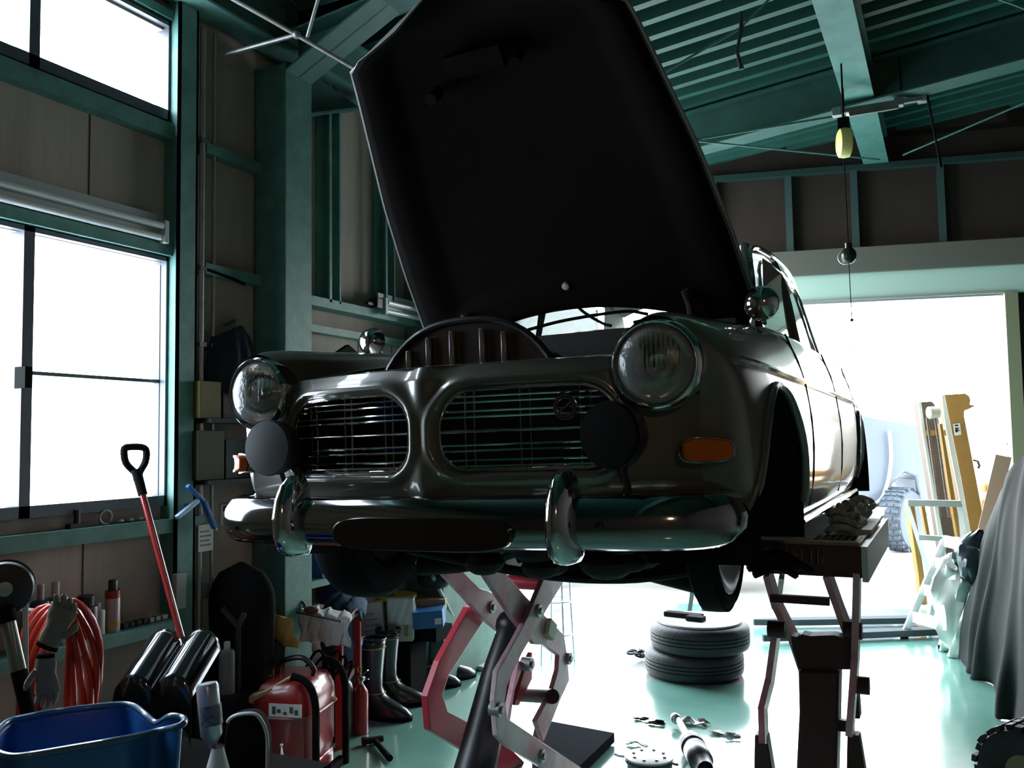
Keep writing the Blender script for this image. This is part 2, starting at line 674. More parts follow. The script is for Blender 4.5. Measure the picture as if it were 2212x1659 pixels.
hbeam(yb, (-.47, YB, 3.985), (-.47, 8.25, 3.985), .2, .25)
struct('trim_14', yb, mat('mid_teal_beam', (.09, .25, .215), .5, var=.3, vs=6), smooth=0)
# top angle and studs on the shutter wall
s_ = MB()
a, b_ = fw(0, 3.84, .04), fw(7.9, 3.84, .04)
s_.bar(a, b_, .08, .05)
for t in (.15, 1.3, 1.95, 2.5, 3.2, 3.9, 4.6):
    s_.bar(fw(t, 3.12, .03), fw(t, 3.84, .03), .06, .05)
struct('trim_15', s_, mat('shaded_teal_angle', (.012, .04, .035), .6), smooth=0)  # near-black teal: dim light below the roof put into the stud colour
# roller shutter box and the part-lowered slats, door posts
d_ = thing('door_1', None, None, fw(0, 0))
d_['kind'] = 'structure'
for nm, mt, z0, z1, o0, o1 in (('shutter_box', M['greyband'], 2.91, 3.13, .02, .09), ('shutter_slats', M['mint'], 2.68, 2.915, -.02, .04)):
    q = MB()
    q.add([fw(T0 - .1, z0, o0), fw(T1 + .2, z0, o0), fw(T1 + .2, z0, o1), fw(T0 - .1, z0, o1), fw(T0 - .1, z1, o0), fw(T1 + .2, z1, o0), fw(T1 + .2, z1, o1), fw(T0 - .1, z1, o1)],
          [(0, 1, 2, 3), (7, 6, 5, 4), (4, 5, 1, 0), (5, 6, 2, 1), (6, 7, 3, 2), (7, 4, 0, 3)])
    q.build(nm, mt, d_, smooth=0)
q = MB()
q.bar(fw(T0 - .05, 2.665, .02), fw(T1 + .1, 2.665, .02), .05, .018)
q.bar(fw(T0 - .05, 2.69, .05), fw(T1 + .1, 2.69, .05), .012, .012)
q.build('bottom_rail', M['alu'], d_, smooth=0)
MB().bar(fw(T1 + .06, 0, .03), fw(T1 + .06, 2.67, .03), .12, .1, up=FWD).build('door_post', mat('olive_post', (.30, .32, .20), .6), d_, smooth=0)

# daylight guides for the two openings
ang = math.atan2(FWD.y, FWD.x)
pc = fw((T0 + T1) / 2, 1.33, -.15)
portal('daylight_guide', pc, (R(-90), 0, ang), T1 - T0, 2.7)
portal('daylight_guide', (XL - .02, 6.55, 1.95), (0, R(-90), 0), 3.9, 2.2)
# ================================================================ THE CAR ON THE LIFT
M['paint'] = mat('grey_green_car_paint', (0.155, 0.15, 0.13), 0.35, 0.25, coat=.8, crough=0.05)
M['under'] = mat('underbody', (0.015, 0.014, 0.013), 0.8, bump=0.4, bs=30)
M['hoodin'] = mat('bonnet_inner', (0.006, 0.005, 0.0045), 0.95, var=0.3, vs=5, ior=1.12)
M['glass'] = mat('clear_glass', (0.9, 0.95, 0.93), 0.02, trans=1.0, ior=1.45)
M['lens'] = mat('fluted_glass', (0.85, 0.88, 0.86), 0.06, trans=0.85, ior=1.4, bump=0.2, bs=90)
M['amber'] = mat('amber_lens', (0.75, 0.15, 0.015), 0.4, trans=0.2, ior=1.3)
M['duct'] = mat('dull_chrome', (0.35, 0.34, 0.33), 0.2, 1.0)

TILT = R(-1.16)
car = thing('car', 'old dark grey-green saloon with open bonnet raised on the red lift', 'car', (-1.222, 2.075, 0.945), rot=(0, TILT, 0))
L = dict(world=False)


def patch(ctrl, nu, nv):
    """interpolating surface through a net of control points"""
    rows = [spline(r, nu) for r in ctrl]
    cols = [spline([r[j] for r in rows], nv) for j in range(len(rows[0]))]
    return [[cols[j][i] for j in range(len(cols))] for i in range(len(cols[0]))]


# ---- fender and flank (right-hand half, mirrored)
net = [
    [(.505, .005, .735), (.545, -.03, .805), (.615, -.045, .836), (.688, -.025, .803), (.722, .0, .72), (.702, .025, .64), (.697, .03, .56), (.697, .033, .48), (.692, .045, .42), (.67, .08, .34)],
    [(.490, .08, .765), (.545, .06, .832), (.622, .05, .856), (.705, .06, .820), (.760, .08, .735), (.772, .09, .645), (.778, .10, .56), (.778, .11, .48), (.765, .12, .41), (.73, .14, .33)],
    [(.490, .30, .805), (.550, .30, .856), (.632, .30, .872), (.715, .30, .838), (.777, .30, .750), (.800, .30, .650), (.808, .30, .56), (.808, .30, .47), (.800, .30, .39), (.77, .30, .31)],
    [(.520, .72, .865), (.580, .72, .895), (.652, .72, .900), (.728, .72, .862), (.780, .72, .765), (.805, .72, .660), (.814, .72, .56), (.814, .72, .46), (.804, .72, .36), (.78, .72, .27)],
    [(.560, 1.15, .925), (.612, 1.15, .938), (.675, 1.15, .930), (.740, 1.15, .882), (.785, 1.15, .775), (.806, 1.15, .665), (.814, 1.15, .56), (.812, 1.15, .46), (.800, 1.15, .35), (.77, 1.15, .25)],
    [(.600, 1.80, .950), (.645, 1.80, .952), (.695, 1.80, .935), (.748, 1.80, .885), (.788, 1.80, .780), (.806, 1.80, .665), (.814, 1.80, .56), (.812, 1.80, .46), (.800, 1.80, .35), (.77, 1.80, .25)],
    [(.600, 2.80, .950), (.645, 2.80, .950), (.692, 2.80, .930), (.742, 2.80, .880), (.782, 2.80, .775), (.800, 2.80, .660), (.808, 2.80, .55), (.806, 2.80, .45), (.795, 2.80, .35), (.76, 2.80, .25)],
    [(.560, 3.45, .900), (.605, 3.45, .905), (.655, 3.45, .890), (.710, 3.45, .845), (.750, 3.45, .755), (.770, 3.45, .645), (.775, 3.45, .54), (.772, 3.45, .45), (.755, 3.45, .36), (.72, 3.45, .28)],
    [(.480, 3.95, .780), (.520, 3.96, .785), (.570, 3.96, .770), (.620, 3.96, .740), (.660, 3.95, .680), (.680, 3.95, .600), (.685, 3.95, .52), (.680, 3.95, .45), (.660, 3.93, .38), (.62, 3.90, .32)],
]
NU, NV = 8, 10
g = patch(net, NU, NV)
# finer rows are needed round the wheel arches
ARCH = [(.545, .33, .355), (3.14, .325, .345)]
g2 = []
for i in range(len(g) - 1):
    mid = (g[i][3 * NU] + g[i + 1][3 * NU]).y / 2
    k = 4 if any(abs(mid - a[0]) < .5 for a in ARCH) else 1
    for t in range(k):
        g2.append([a.lerp(b, t / k) for a, b in zip(g[i], g[i + 1])])
g2.append(g[-1])
g3 = []
for r in g2:
    nr = []
    for j in range(len(r) - 1):
        k = 3 if j > 3 * NU else 1
        for t in range(k):
            nr.append(r[j].lerp(r[j + 1], t / k))
    nr.append(r[-1])
    g3.append(nr)
# pull vertices next to an arch onto its edge so that the cut is clean
for r in g3:
    for p in r:
        if p.z > .72:
            continue
        for ay, az, ar in ARCH:
            dy, dz = p.y - ay, p.z - az
            d = math.hypot(dy, dz)
            if abs(d - ar) < .013:
                p.y, p.z = ay + dy * ar / d, az + dz * ar / d


def keep(i, j):
    c = (g3[i][j] + g3[i + 1][j] + g3[i][j + 1] + g3[i + 1][j + 1]) / 4
    return all(math.hypot(c.y - ay, c.z - az) > ar for ay, az, ar in ARCH) or c.z > .72


fl = MB().grid(g3, keep)
body = fl.mirror()


def skin_u(y, z):
    """half width of the flank at a place"""
    best, bu = 9, .8
    for r in g3:
        if abs(r[20].y - y) < .12:
            for p in r[3 * NU:]:
                d = abs(p.z - z) + abs(p.y - y)
                if d < best:
                    best, bu = d, p.x
    return bu


# ---- front panel: a shallow prow with two grille openings
def f_front(u, w_):
    a = abs(u)
    v = -.098 + .135 * (min(a, .5) / .62) ** 2.0
    if a > .5:
        v += .351 * (a - .5) - .75 * (a - .5) ** 2
    v += .05 * max(0, (.50 - w_) / .12) ** 2 * .5
    v += .9 * max(0, w_ - .715) ** 1.1
    v -= .018 * math.exp(-(a / .035) ** 2)
    return v


GX0, GX1, GW0, GW1 = .045, .51, .476, .688


def grille_sd(u, w_):
    """signed distance-like value to the rounded opening, negative inside"""
    a = abs(u)
    cx, cy = (GX0 + GX1) / 2, (GW0 + GW1) / 2
    hx, hy = (GX1 - GX0) / 2, (GW1 - GW0) / 2
    r = .075 if w_ < cy else .10
    qx, qy = abs(a - cx) - hx + r, abs(w_ - cy) - hy + r
    return math.hypot(max(qx, 0), max(qy, 0)) + min(max(qx, qy), 0) - r


rows = []
NX, NW = 180, 56
for i in range(NW + 1):
    w_ = .40 + (.752 - .40) * i / NW
    row = []
    for j in range(NX + 1):
        u = -.70 + 1.40 * j / NX
        sd = grille_sd(u, w_)
        v = f_front(u, w_)
        v -= .016 * math.exp(-((sd - .018) / .016) ** 2)          # raised lip round the opening
        v += .02 * max(0, min(1, (.012 - sd) / .012))
        row.append(V((u, v, w_)))
    rows.append(row)


def keep_f(i, j):
    c = (rows[i][j] + rows[i + 1][j + 1]) / 2
    if grille_sd(c.x, c.z) < 0:
        return False
    return math.hypot(abs(c.x) - .615, c.z - .72) > .095


fp = MB().grid(rows, keep_f)
body.v += [p for p in fp.v]
o_ = len(body.v) - len(fp.v)
body.f += [tuple(i + o_ for i in f) for f in fp.f]
# lower valance behind the bumper
vr = []
for k, (z, y) in enumerate([(.41, .0), (.36, .04), (.30, .10), (.26, .22)]):
    vr.append([V((u, f_front(u, .5) * .6 + y, z)) for u in [x * .72 for x in (-1, -.8, -.6, -.4, -.2, 0, .2, .4, .6, .8, 1)]])
body.grid([[p for p in r] for r in vr])
# sloping inner wings either side of the engine bay, and the top rail
for s in (-1, 1):
    inner = [spline([(s * .10, .03, .735), (s * .30, .05, .735), (s * .49, .05, .748)], 6)]
    body.grid([[V((s * x, f_front(x, .75) + dy, .752 + dz)) for x in (.0, .1, .2, .3, .4, .5)] for dy, dz in ((0, 0), (.02, .005), (.04, .0), (.045, -.02))])
body.build('body_shell', M['paint'], car, smooth=50, **L)

# ---- roof, pillars, cowl, boot
cabin = MB()
def arc_row(y, half, zc, ze, n=12):
    return [V((half * t, y, ze + (zc - ze) * (1 - abs(t) ** 2.4))) for t in [2 * k / n - 1 for k in range(n + 1)]]
roof_rows = [arc_row(1.62, .50, 1.375, 1.325), arc_row(1.9, .545, 1.42, 1.345), arc_row(2.4, .555, 1.43, 1.345), arc_row(2.85, .53, 1.40, 1.30), arc_row(3.10, .50, 1.33, 1.24)]
cabin.grid([[c for c in r] for r in roof_rows])
deck_rows = [arc_row(3.42, .56, .99, .93), arc_row(3.7, .52, .95, .86), arc_row(3.96, .48, .82, .78)]
cabin.grid(deck_rows)
cabin.grid([[V((u, 3.96, .80)) for u in (-.5, 0, .5)], [V((u, 4.0, .6)) for u in (-.62, 0, .62)], [V((u, 3.92, .32)) for u in (-.6, 0, .6)]])
cowl = [[V((u, 1.02 + .10 * (1 - (u / .62) ** 2) * 0 + d - .16 * (u / .62) ** 2 * 0, z - .05 * (u / .62) ** 2)) for u in [-.62 + .062 * k for k in range(21)]] for d, z in ((.0, .955), (.08, .975), (.20, .985))]
cabin.grid(cowl)
for s in (-1, 1):
    cabin.tube(spline([(s * .60, 1.24, .95), (s * .555, 1.45, 1.18), (s * .52, 1.62, 1.335)], 5), .022, 8)
    cabin.tube(spline([(s * .645, 2.05, .95), (s * .60, 2.08, 1.2), (s * .555, 2.08, 1.345)], 4), .018, 8)
    cabin.grid([[V((s * .60, 2.95, .95)), V((s * .555, 2.88, 1.15)), V((s * .53, 2.85, 1.30))], [V((s * .58, 3.40, .94)), V((s * .53, 3.25, 1.10)), V((s * .50, 3.08, 1.25))]])
cabin.build('cabin_shell', M['paint'], car, smooth=50, **L)
for s in (-1, 1):
    gut = MB()
    gut.tube(spline([(s * .615, 1.26, .97), (s * .575, 1.45, 1.18), (s * .545, 1.62, 1.325), (s * .565, 1.95, 1.355), (s * .57, 2.4, 1.352), (s * .55, 2.8, 1.31), (s * .53, 3.08, 1.21), (s * .57, 3.42, .97)], 6), .011, 6)
    gut.tube(spline([(s * .64, 1.30, .965), (s * .60, 1.47, 1.15), (s * .575, 1.66, 1.27), (s * .585, 2.0, 1.29), (s * .58, 2.6, 1.27), (s * .60, 2.95, 1.08), (s * .62, 3.05, .97)], 6), .008, 6)
    gut.build('window_trim', M['chrome'], car, **L)
gl = MB().grid([[V((u, 1.27 - .0 + .14 * (u / .6) ** 2 * 0, .975)) for u in [-.585 + .117 * k for k in range(11)]], [V((u * .85, 1.615, 1.345)) for u in [-.585 + .117 * k for k in range(11)]]])
gl.build('windscreen', mat('screen_glass', (.45, .48, .45), .03, trans=1.0, ior=1.03, coat=1.0), car, **L)
for s in (-1, 1):
    sg = MB()
    sg.grid([[V((s * .635, 1.32, .955)), V((s * .585, 1.64, 1.285))], [V((s * .64, 2.05, .955)), V((s * .59, 2.05, 1.30))], [V((s * .61, 2.95, .955)), V((s * .565, 2.82, 1.27))]])
    sg.build('side_glass', mat('dark_side_glass', (.05, .06, .06), .03, coat=1.0), car, **L)
MB().grid([[V((u, 3.12, 1.27)) for u in (-.46, 0, .46)], [V((u, 3.4, .985)) for u in (-.5, 0, .5)]]).build('rear_window', MATS['screen_glass'], car, **L)
MB().box((-.56, 1.9, .55), (.56, 3.1, .9)).box((-.5, 1.35, .6), (.5, 1.42, .93)).build('seats', M['matblack'], car, smooth=0, **L)
wp = MB()
wp.tube(spline([(-.30, 1.14, 1.0), (-.12, 1.18, 1.035), (.12, 1.2, 1.05), (.22, 1.2, 1.03)], 6), .007, 6)
wp.build('wiper', M['matblack'], car, **L)
wp = MB()
wp.tube(spline([(.18, 1.14, .995), (.32, 1.17, 1.02), (.48, 1.2, 1.03)], 5), .006, 6)
wp.build('wiper', M['matblack'], car, **L)

# ---- chrome strip, door shut line, sill strip
for s in (-1, 1):
    cs = MB()
    pts = [V((s * (skin_u(y, .735 - .01 * y) + .006), y, .735 - .010 * y)) for y in [.13, .3, .5, .7, .9, 1.15, 1.5, 1.9, 2.3, 2.8, 3.3, 3.75]]
    cs.tube(spline(pts, 4), .0095, 6)
    cs.build('chrome_strip', M['chrome'], car, **L)
    MB().tube([V((s * .79, y, .262)) for y in (.93, 1.6, 2.2, 2.75)], .012, 6).build('sill_strip', M['chrome'], car, **L)
for s in (-1, 1):
    for yy in (1.12, 2.02, 2.9):
        dl = MB()
        pts = [V((s * (skin_u(yy, z) + .0005), yy + (0 if yy < 2.9 else -.1 * (.7 - z)), z)) for z in (.90, .85, .8, .72, .6, .5, .4, .3)]
        dl.tube(pts, .0035, 4)
        dl.build('door_shut_line', M['matblack'], car, **L)

# ---- wheel arches: rolled lip and black liner
for s in (-1, 1):
    for ay, az, ar in ARCH:
        lip, liner = MB(), MB()
        pts = []
        for k in range(25):
            a = math.pi * (.0 + 1.0 * k / 24)
            y, z = ay + math.cos(a) * ar, az + math.sin(a) * ar
            pts.append(V((s * (skin_u(y, max(z, .27)) + .004), y, z)))
        lip.tube(pts, .013, 8)
        liner.grid([[V((s * x, ay + math.cos(math.pi * (-.1 + 1.2 * k / 20)) * (ar + .01), az + math.sin(math.pi * (-.1 + 1.2 * k / 20)) * (ar + .01))) for k in range(21)] for x in (.80, .5)])
        liner.add([(s * .5, ay + math.cos(math.pi * k / 20) * (ar + .01), az - .06 + math.sin(math.pi * k / 20) * (ar + .01)) for k in range(21)], [tuple(range(21))])
        lip.build('wheel_arch_lip', M['paint'], car, **L)
        liner.build('wheel_arch_liner', M['matblack'], car, **L)

# ---- bumper with wrapped ends
path = spline([(-.735, .22, 0), (-.742, .10, 0), (-.718, -.015, 0), (-.63, -.085, 0), (-.43, -.115, 0), (0, -.14, 0), (.43, -.115, 0), (.63, -.085, 0), (.725, -.015, 0), (.745, .10, 0), (.735, .22, 0)], 8)
prof = [(-.012, .291), (.006, .285), (.028, .298), (.038, .322), (.040, .35), (.033, .380), (.016, .406), (-.004, .416), (-.02, .410)]
rows = []
m_ = len(path)
for k, p in enumerate(path):
    d = (path[min(k + 1, m_ - 1)] - path[max(k - 1, 0)]).normalized()
    nrm = V((d.y, -d.x, 0))
    e = min(k, m_ - 1 - k)
    sh = min(1, .45 + .55 * math.sin(min(1, e / 6) * math.pi / 2))
    rows.append([V((p.x, p.y, 0)) + nrm * (o * (sh if e < 6 else 1)) + V((0, 0, .347 + (z - .347) * sh)) for o, z in prof])
bp = MB().grid(rows)
bp.add([r for r in rows[0]], [tuple(range(len(prof)))])
bp.add([r for r in rows[-1]], [tuple(range(len(prof)))[::-1]])
bmp = bp.build('bumper', mat('dim_chrome', (.34, .34, .34), .09, 1.0), car, smooth=60, **L)
for u, y in ((-.685, -.09), (.50, -.145)):
    MB().ball((u, y, .345), .012, 10, 6).build('bolt', M['black'], bmp, **L)
# long rounded number plate plinth on the lower half of the bumper
pl = MB()
po = []
for k in range(40):
    a = 2 * math.pi * k / 40
    cx, cz = math.cos(a), math.sin(a)
    po.append((.025 + .262 * math.copysign(abs(cx) ** .35, cx), -.184, .324 + .042 * math.copysign(abs(cz) ** .7, cz)))
pl.prism(po, (0, .02, 0))
pl.build('plate_plinth', mat('dark_gloss_plinth', (.10, .09, .09), .16, 1.0), bmp, bevel=.004, **L)

# ---- overriders
for s in (-1, 1):
    ov = MB()
    sec = []
    for k, (z, hw, fy) in enumerate([(.252, .012, -.165), (.258, .03, -.192), (.275, .040, -.215), (.31, .043, -.232), (.36, .042, -.236), (.41, .038, -.226), (.45, .030, -.205), (.47, .020, -.185), (.476, .008, -.165)]):
        rr = []
        for i in range(16):
            a = 2 * math.pi * i / 16
            rr.append(V((s * .405 + math.cos(a) * hw, -.11 + (math.sin(a) * (-fy - .135) if math.sin(a) > 0 else math.sin(a) * .02) * -1, z)))
        sec.append(rr)
    ov.grid(sec, closed_u=True)
    ov.add(sec[0], [tuple(range(16))]); ov.add(sec[-1], [tuple(range(16))[::-1]])
    ov.build('overrider', M['chrome'], car, smooth=60, **L)

# ---- headlamps
for s in (-1, 1):
    c0 = V((s * .615, .0, .72))
    ax = V((s * .03, -1, -.02))
    h_ = MB().lathe(c0, ax, [(.112, -.03), (.113, .01), (.112, .034), (.108, .047), (.103, .052), (.0995, .050), (.097, .040)], 40)
    hl = h_.build('headlamp_rim', M['chrome'], car, **L)
    lens = MB().lathe(c0, ax, [(.097, .040), (.085, .056), (.062, .070), (.035, .078), (0, .081)], 40)
    lens.build('headlamp_lens', M['lens'], hl, **L)
    refl = MB().lathe(c0, ax, [(.096, .038), (.08, .0), (.055, -.035), (.02, -.055), (0, -.058)], 32)
    refl.build('reflector', M['chrome'], hl, **L)
    bulb = MB().cyl(c0 + ax * -.05, c0 + ax * .0, .018, .014, 12)
    fl_ = MB()
    for k in range(-6, 7):
        x = k * .011
        zt = math.sqrt(max(0, .078 ** 2 - x * x))
        fl_.bar(c0 + V((x, -.060 - .02 * (1 - abs(k) / 7), zt * (.95 if k > -3 else .6))), c0 + V((x, -.062 - .02 * (1 - abs(k) / 7), -zt * .15)), .0035, .003)
    fl_.build('lens_flute', M['glass'], hl, **L)
    bulb.build('bulb', M['glass'], hl, **L)

# ---- grilles
for s in (-1, 1):
    ring = []
    cx, cy = (GX0 + GX1) / 2, (GW0 + GW1) / 2
    for k in range(64):
        a = 2 * math.pi * k / 64
        d = V((math.cos(a), math.sin(a)))
        t = 0.0
        while grille_sd(cx + d.x * t, cy + d.y * t) < -.002 and t < .5:
            t += .002
        u, z = cx + d.x * t, cy + d.y * t
        ring.append(V((s * u, f_front(u, z) + .008, z)))
    gr = MB().tube(ring, .006, 8, closed=True).build('grille_frame', M['chrome'], car, **L)

    def span(z):
        us = [u for u in [GX0 + (GX1 - GX0) * k / 120 for k in range(121)] if grille_sd(u, z) < -.001]
        return (us[0], us[-1]) if us else None
    bars = MB()
    zs = []
    for zc in (.495, .535, .622, .660):
        zs += [(zc - .0075, .0032), (zc + .0075, .0032)]
    for z, r in zs:
        a_, b__ = span(z)
        bars.tube([V((s * u, f_front(u, z) + .010, z)) for u in [a_ + (b__ - a_) * k / 8 for k in range(9)]], r, 6)
    bars.build('grille_bars', M['chrome'], gr, **L)
    z = .578
    a_, b__ = span(z)
    MB().tube([V((s * u, f_front(u, z) + .008, z)) for u in [a_ + (b__ - a_) * k / 8 for k in range(9)]], .0095, 8, flat=.5).build('centre_bar', M['chrome'], gr, **L)
    for uc in (.125, .275, .425):
        vb = MB()
        for du in (-.013, .013):
            zz = [z for z in [GW0 + (GW1 - GW0) * k / 60 for k in range(61)] if grille_sd(uc + du, z) < 0]
            vb.tube([V((s * (uc + du), f_front(uc + du, z) + .022, z)) for z in (zz[0], zz[-1])], .0028, 6)
        vb.build('upright_bar', M['duct'], gr, **L)
bd = MB()      # round outline badge on the grille
for r_ in (.030, .024):
    bd.tube([V((.385 + math.cos(a) * r_, f_front(.385, .6) - .006, .628 + math.sin(a) * r_)) for a in [2 * math.pi * k / 24 for k in range(24)]], .003, 6, closed=True)
bd.bar((.362, f_front(.385, .6) - .006, .612), (.408, f_front(.385, .6) - .006, .645), .008, .004)
bd.build('badge', M['duct'], car, **L)

# ---- fog lamps with covers
for s in (-1, 1):
    ax = V((.02, -1, 0)).normalized() if s < 0 else V((-.22, -1, .0)).normalized()
    c0 = V((s * .525, -.045, .555))
    fg = MB().lathe(c0, ax, [(0, -.04), (.04, -.035), (.07, -.01), (.079, .02), (.079, .045)], 32).build('fog_lamp', M['black'], car, **L)
    MB().lathe(c0, ax, [(.079, .045), (.081, .052), (.078, .062), (.04, .067), (0, .068)], 32).build('lamp_cover', mat('blue_grey_cover', (.045, .052, .06), .55) if s < 0 else M['matblack'], fg, **L)
    MB().cyl(c0 + V((0, .0, -.07)), c0 + V((0, .05, -.17)), .008).build('lamp_bracket', M['black'], fg, **L)

# ---- indicators
for s in (-1, 1):
    ind = []
    for k in range(28):
        a = 2 * math.pi * k / 28
        cx, cz = math.cos(a), math.sin(a)
        x_ = .058 * math.copysign(abs(cx) ** .6, cx)
        ind.append((s * (.712 + x_), .010 + .9 * max(0, x_) + .25 * x_, .512 + .031 * math.copysign(abs(cz) ** .6, cz)))
    base = MB().prism([(p[0], p[1] + .01, p[2]) for p in ind], (s * .006, -.035, 0)).build('indicator', M['duct'], car, bevel=.003, **L)
    c_ = V((s * .712, .03, .512))
    q = MB().prism([((p[0] - s * .712) * .86 + s * .712 + s * .004, p[1] - .02, (p[2] - .512) * .84 + .512) for p in ind], (s * .010, -.024, 0))
    q.build('indicator_lens', M['amber'], base, bevel=.006, **L)

# ---- wing mirrors
for s in (-1, 1):
    b0 = V((s * .70, .74, .872))
    hc = V((s * (.735 if s > 0 else .725), .70, .955))
    st = MB().tube(spline([b0, b0 + V((s * .005, -.01, .04)), hc + V((0, .03, -.03))], 4), [.02] * 4 + [.011] * 5 if False else .011, 8)
    st.lathe(b0 - V((0, 0, .006)), (0, 0, 1), [(.03, 0), (.026, .012), (.012, .022)], 16)
    mir = st.build('wing_mirror', M['chrome'], car, **L)
    MB().lathe(hc + V((0, .02, 0)), (0, -1, 0), [(0, .05), (.025, .047), (.045, .032), (.054, .008), (.055, 0), (.050, -.004)], 28).build('mirror_head', M['chrome'], mir, **L)
    MB().lathe(hc + V((0, .022, 0)), (0, 1, 0), [(.050, .0), (0, .002)], 28).build('mirror_glass', M['chrome'], mir, **L)

# ---- open bonnet
HV, HW = 1.02, 1.0
hx = V((0, -.69, .76)).normalized()     # along the bonnet from hinge to nose
hn = V((0, .76, .69)).normalized()      # outer side
half = lambda s: [(-.12, .665), (0, .665), (.3, .635), (.6, .59), (.9, .525), (1.085, .485), (1.115, .45), (1.14, .37), (1.175, .27), (1.23, .16), (1.28, .05)]
hh = half(0)


def hw_at(s):
    for (a, x0), (b, x1) in zip(hh, hh[1:]):
        if s <= b:
            t = (s - a) / (b - a)
            return x0 + (x1 - x0) * t
    return hh[-1][1]


def bonnet_pt(u, s, off=0.0):
    W_ = hw_at(s)
    t = u / W_ if W_ else 0
    s0 = .055 - .36 * (u ** 2)
    crown = .075 * (1 - t * t) * min(1, .35 + s)
    return V((0, HV, HW)) + V((u, 0, 0)) + hx * s + hn * (crown + off - .05 * max(0, s - 1.0) ** 1.3 * 4)


rows, rin = [], []
ns, nu = 44, 32
for i in range(ns + 1):
    r0, r1 = [], []
    for j in range(nu + 1):
        t = 2 * j / nu - 1
        s_base = i / ns
        W0 = hw_at(.1)
        s0 = .06 - .42 * (t * .62) ** 2
        s = s0 + (1.275 - s0) * s_base
        u = t * hw_at(s)
        r0.append(bonnet_pt(u, s))
        r1.append(bonnet_pt(u * .985, s, -.030 * (1 if abs(t) < .97 else .3)))
    rows.append(r0); rin.append(r1)
hd = MB().grid(rows)
bon = hd.build('bonnet', M['paint'], car, solid=.004, **L)
# inner panel with a pressed frame
rin2 = []
for i, r in enumerate(rin):
    rr = []
    for j, p in enumerate(r):
        t = abs(2 * j / nu - 1)
        edge = max(t, abs(2 * i / ns - 1))
        rr.append(p + hn * (.02 if edge < .80 else 0))
    rin2.append(rr)
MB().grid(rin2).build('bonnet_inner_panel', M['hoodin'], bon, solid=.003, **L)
rim = [rows[i][0] for i in range(0, ns + 1, 2)] + [rows[ns][j] for j in range(0, nu + 1, 2)] + [rows[i][nu] for i in range(ns, -1, -2)]
MB().tube(rim, .007, 6).build('bonnet_edge', mat('bonnet_edge_paint', (.22, .22, .21), .35, .3), bon, **L)
MB().tube([rows[0][j] - hn * .012 for j in range(nu + 1)], .012, 6).build('rear_edge_seal', M['matblack'], bon, **L)
lt = MB()
c1 = bonnet_pt(-.05, 1.02, -.05)
lt.obox(c1, V((.10, 0, 0)), hx * .035, hn * .02)
lt.cyl(bonnet_pt(-.22, .95, -.03), bonnet_pt(-.22, .95, -.10), .02)
lt.cyl(bonnet_pt(.1, 1.0, -.03), bonnet_pt(.1, 1.0, -.09), .012)
lt.build('bonnet_latch', M['hoodin'], bon, **L)
pr_ = MB().tube(spline([(.44, 1.0, .93), (.45, .96, 1.0), (.44, .93, 1.06)], 3), .014, 8)
pr_.build('bonnet_hinge', M['under'], bon, **L)
pr_ = MB().tube(spline([(-.44, 1.0, .93), (-.45, .96, 1.0), (-.44, .93, 1.06)], 3), .014, 8)
pr_.build('bonnet_hinge', M['under'], bon, **L)
MB().tube(spline([(-.02, 1.0, 1.10), (.02, 1.02, 1.04), (.10, 1.02, .985), (.14, 1.0, .97)], 6), .006, 6).build('washer_hose', M['matblack'], bon, **L)
MB().lathe(bonnet_pt(0, .16, -.02), -hn, [(.014, 0), (.014, .02), (0, .024)], 12).build('washer_jet', M['grey'], bon, **L)

# ---- engine bay: bulkhead, ribbed radiator top, engine lumps
eb = MB()
eb.box((-.60, .98, .45), (.60, 1.0, .955))
eb.box((-.50, .12, .40), (.50, .98, .46))
for s in (-1, 1):
    eb.grid([[V((s * .49, y, z)) for y, z in ((.05, .745), (.3, .80), (.72, .862), (1.0, .90))], [V((s * .47, y, .45)) for y in (.05, .3, .72, 1.0)]])
eb.box((-.22, .35, .45), (.18, .85, .80)).cyl((-.02, .40, .80), (-.02, .78, .80), .07, n=16)
eb.cyl((.25, .55, .6), (.25, .55, .80), .07).box((.30, .75, .6), (.46, .95, .82)).cyl((-.33, .5, .6), (-.33, .5, .84), .09)
eb.build('engine_bay', M['under'], car, smooth=40, **L)
rp_ = MB()
arch = []
for k in range(25):
    t = 2 * k / 24 - 1
    arch.append((t * .285 - .01, .735 + .165 * max(0, 1 - abs(t) ** 2.6) ** .8))
lo = [(x, .72) for x, z in arch][::-1]
rp_.prism([(x, .16, z) for x, z in arch + lo], (0, .02, 0))
pan = rp_.build('radiator_shroud', mat('brownish_shroud', (.045, .033, .028), .35, .2, coat=.4), car, bevel=.003, **L)
for x in (-.20, -.13, -.05, .05, .12):
    rb = MB()
    zt = .735 + .165 * (1 - abs((x + .01) / .285) ** 2.6) ** .8 - .02
    rb.bar((x, .152, .76), (x, .152, zt), .018, .012)
    rb.build('shroud_rib', mat('shroud_rib', (.16, .15, .15), .25, .5), pan, bevel=.004, **L)
MB().tube([V((x, .158, z + .006)) for x, z in arch], .011, 8).build('shroud_edge', M['black'], pan, **L)
rs = MB()
rs.grid([[V((u, .09 + .2 * abs(u) * .2, .728 + .0 * u)) for u in [-.48 + .06 * k for k in range(17)]], [V((u, .16, .775 - .02 * abs(u))) for u in [-.48 + .06 * k for k in range(17)]], [V((u, .22, .78)) for u in [-.48 + .06 * k for k in range(17)]]])
rs.build('slam_panel', MATS['brownish_shroud'], car, solid=.003, **L)
MB().prism([(-.015, .0, .700), (.02, .0, .752), (.16, .0, .752), (.13, .0, .70)], (0, .012, 0)).build('latch_plate', mat('blue_grey_plate', (.20, .25, .30), .35, .3), car, bevel=.002, **L)
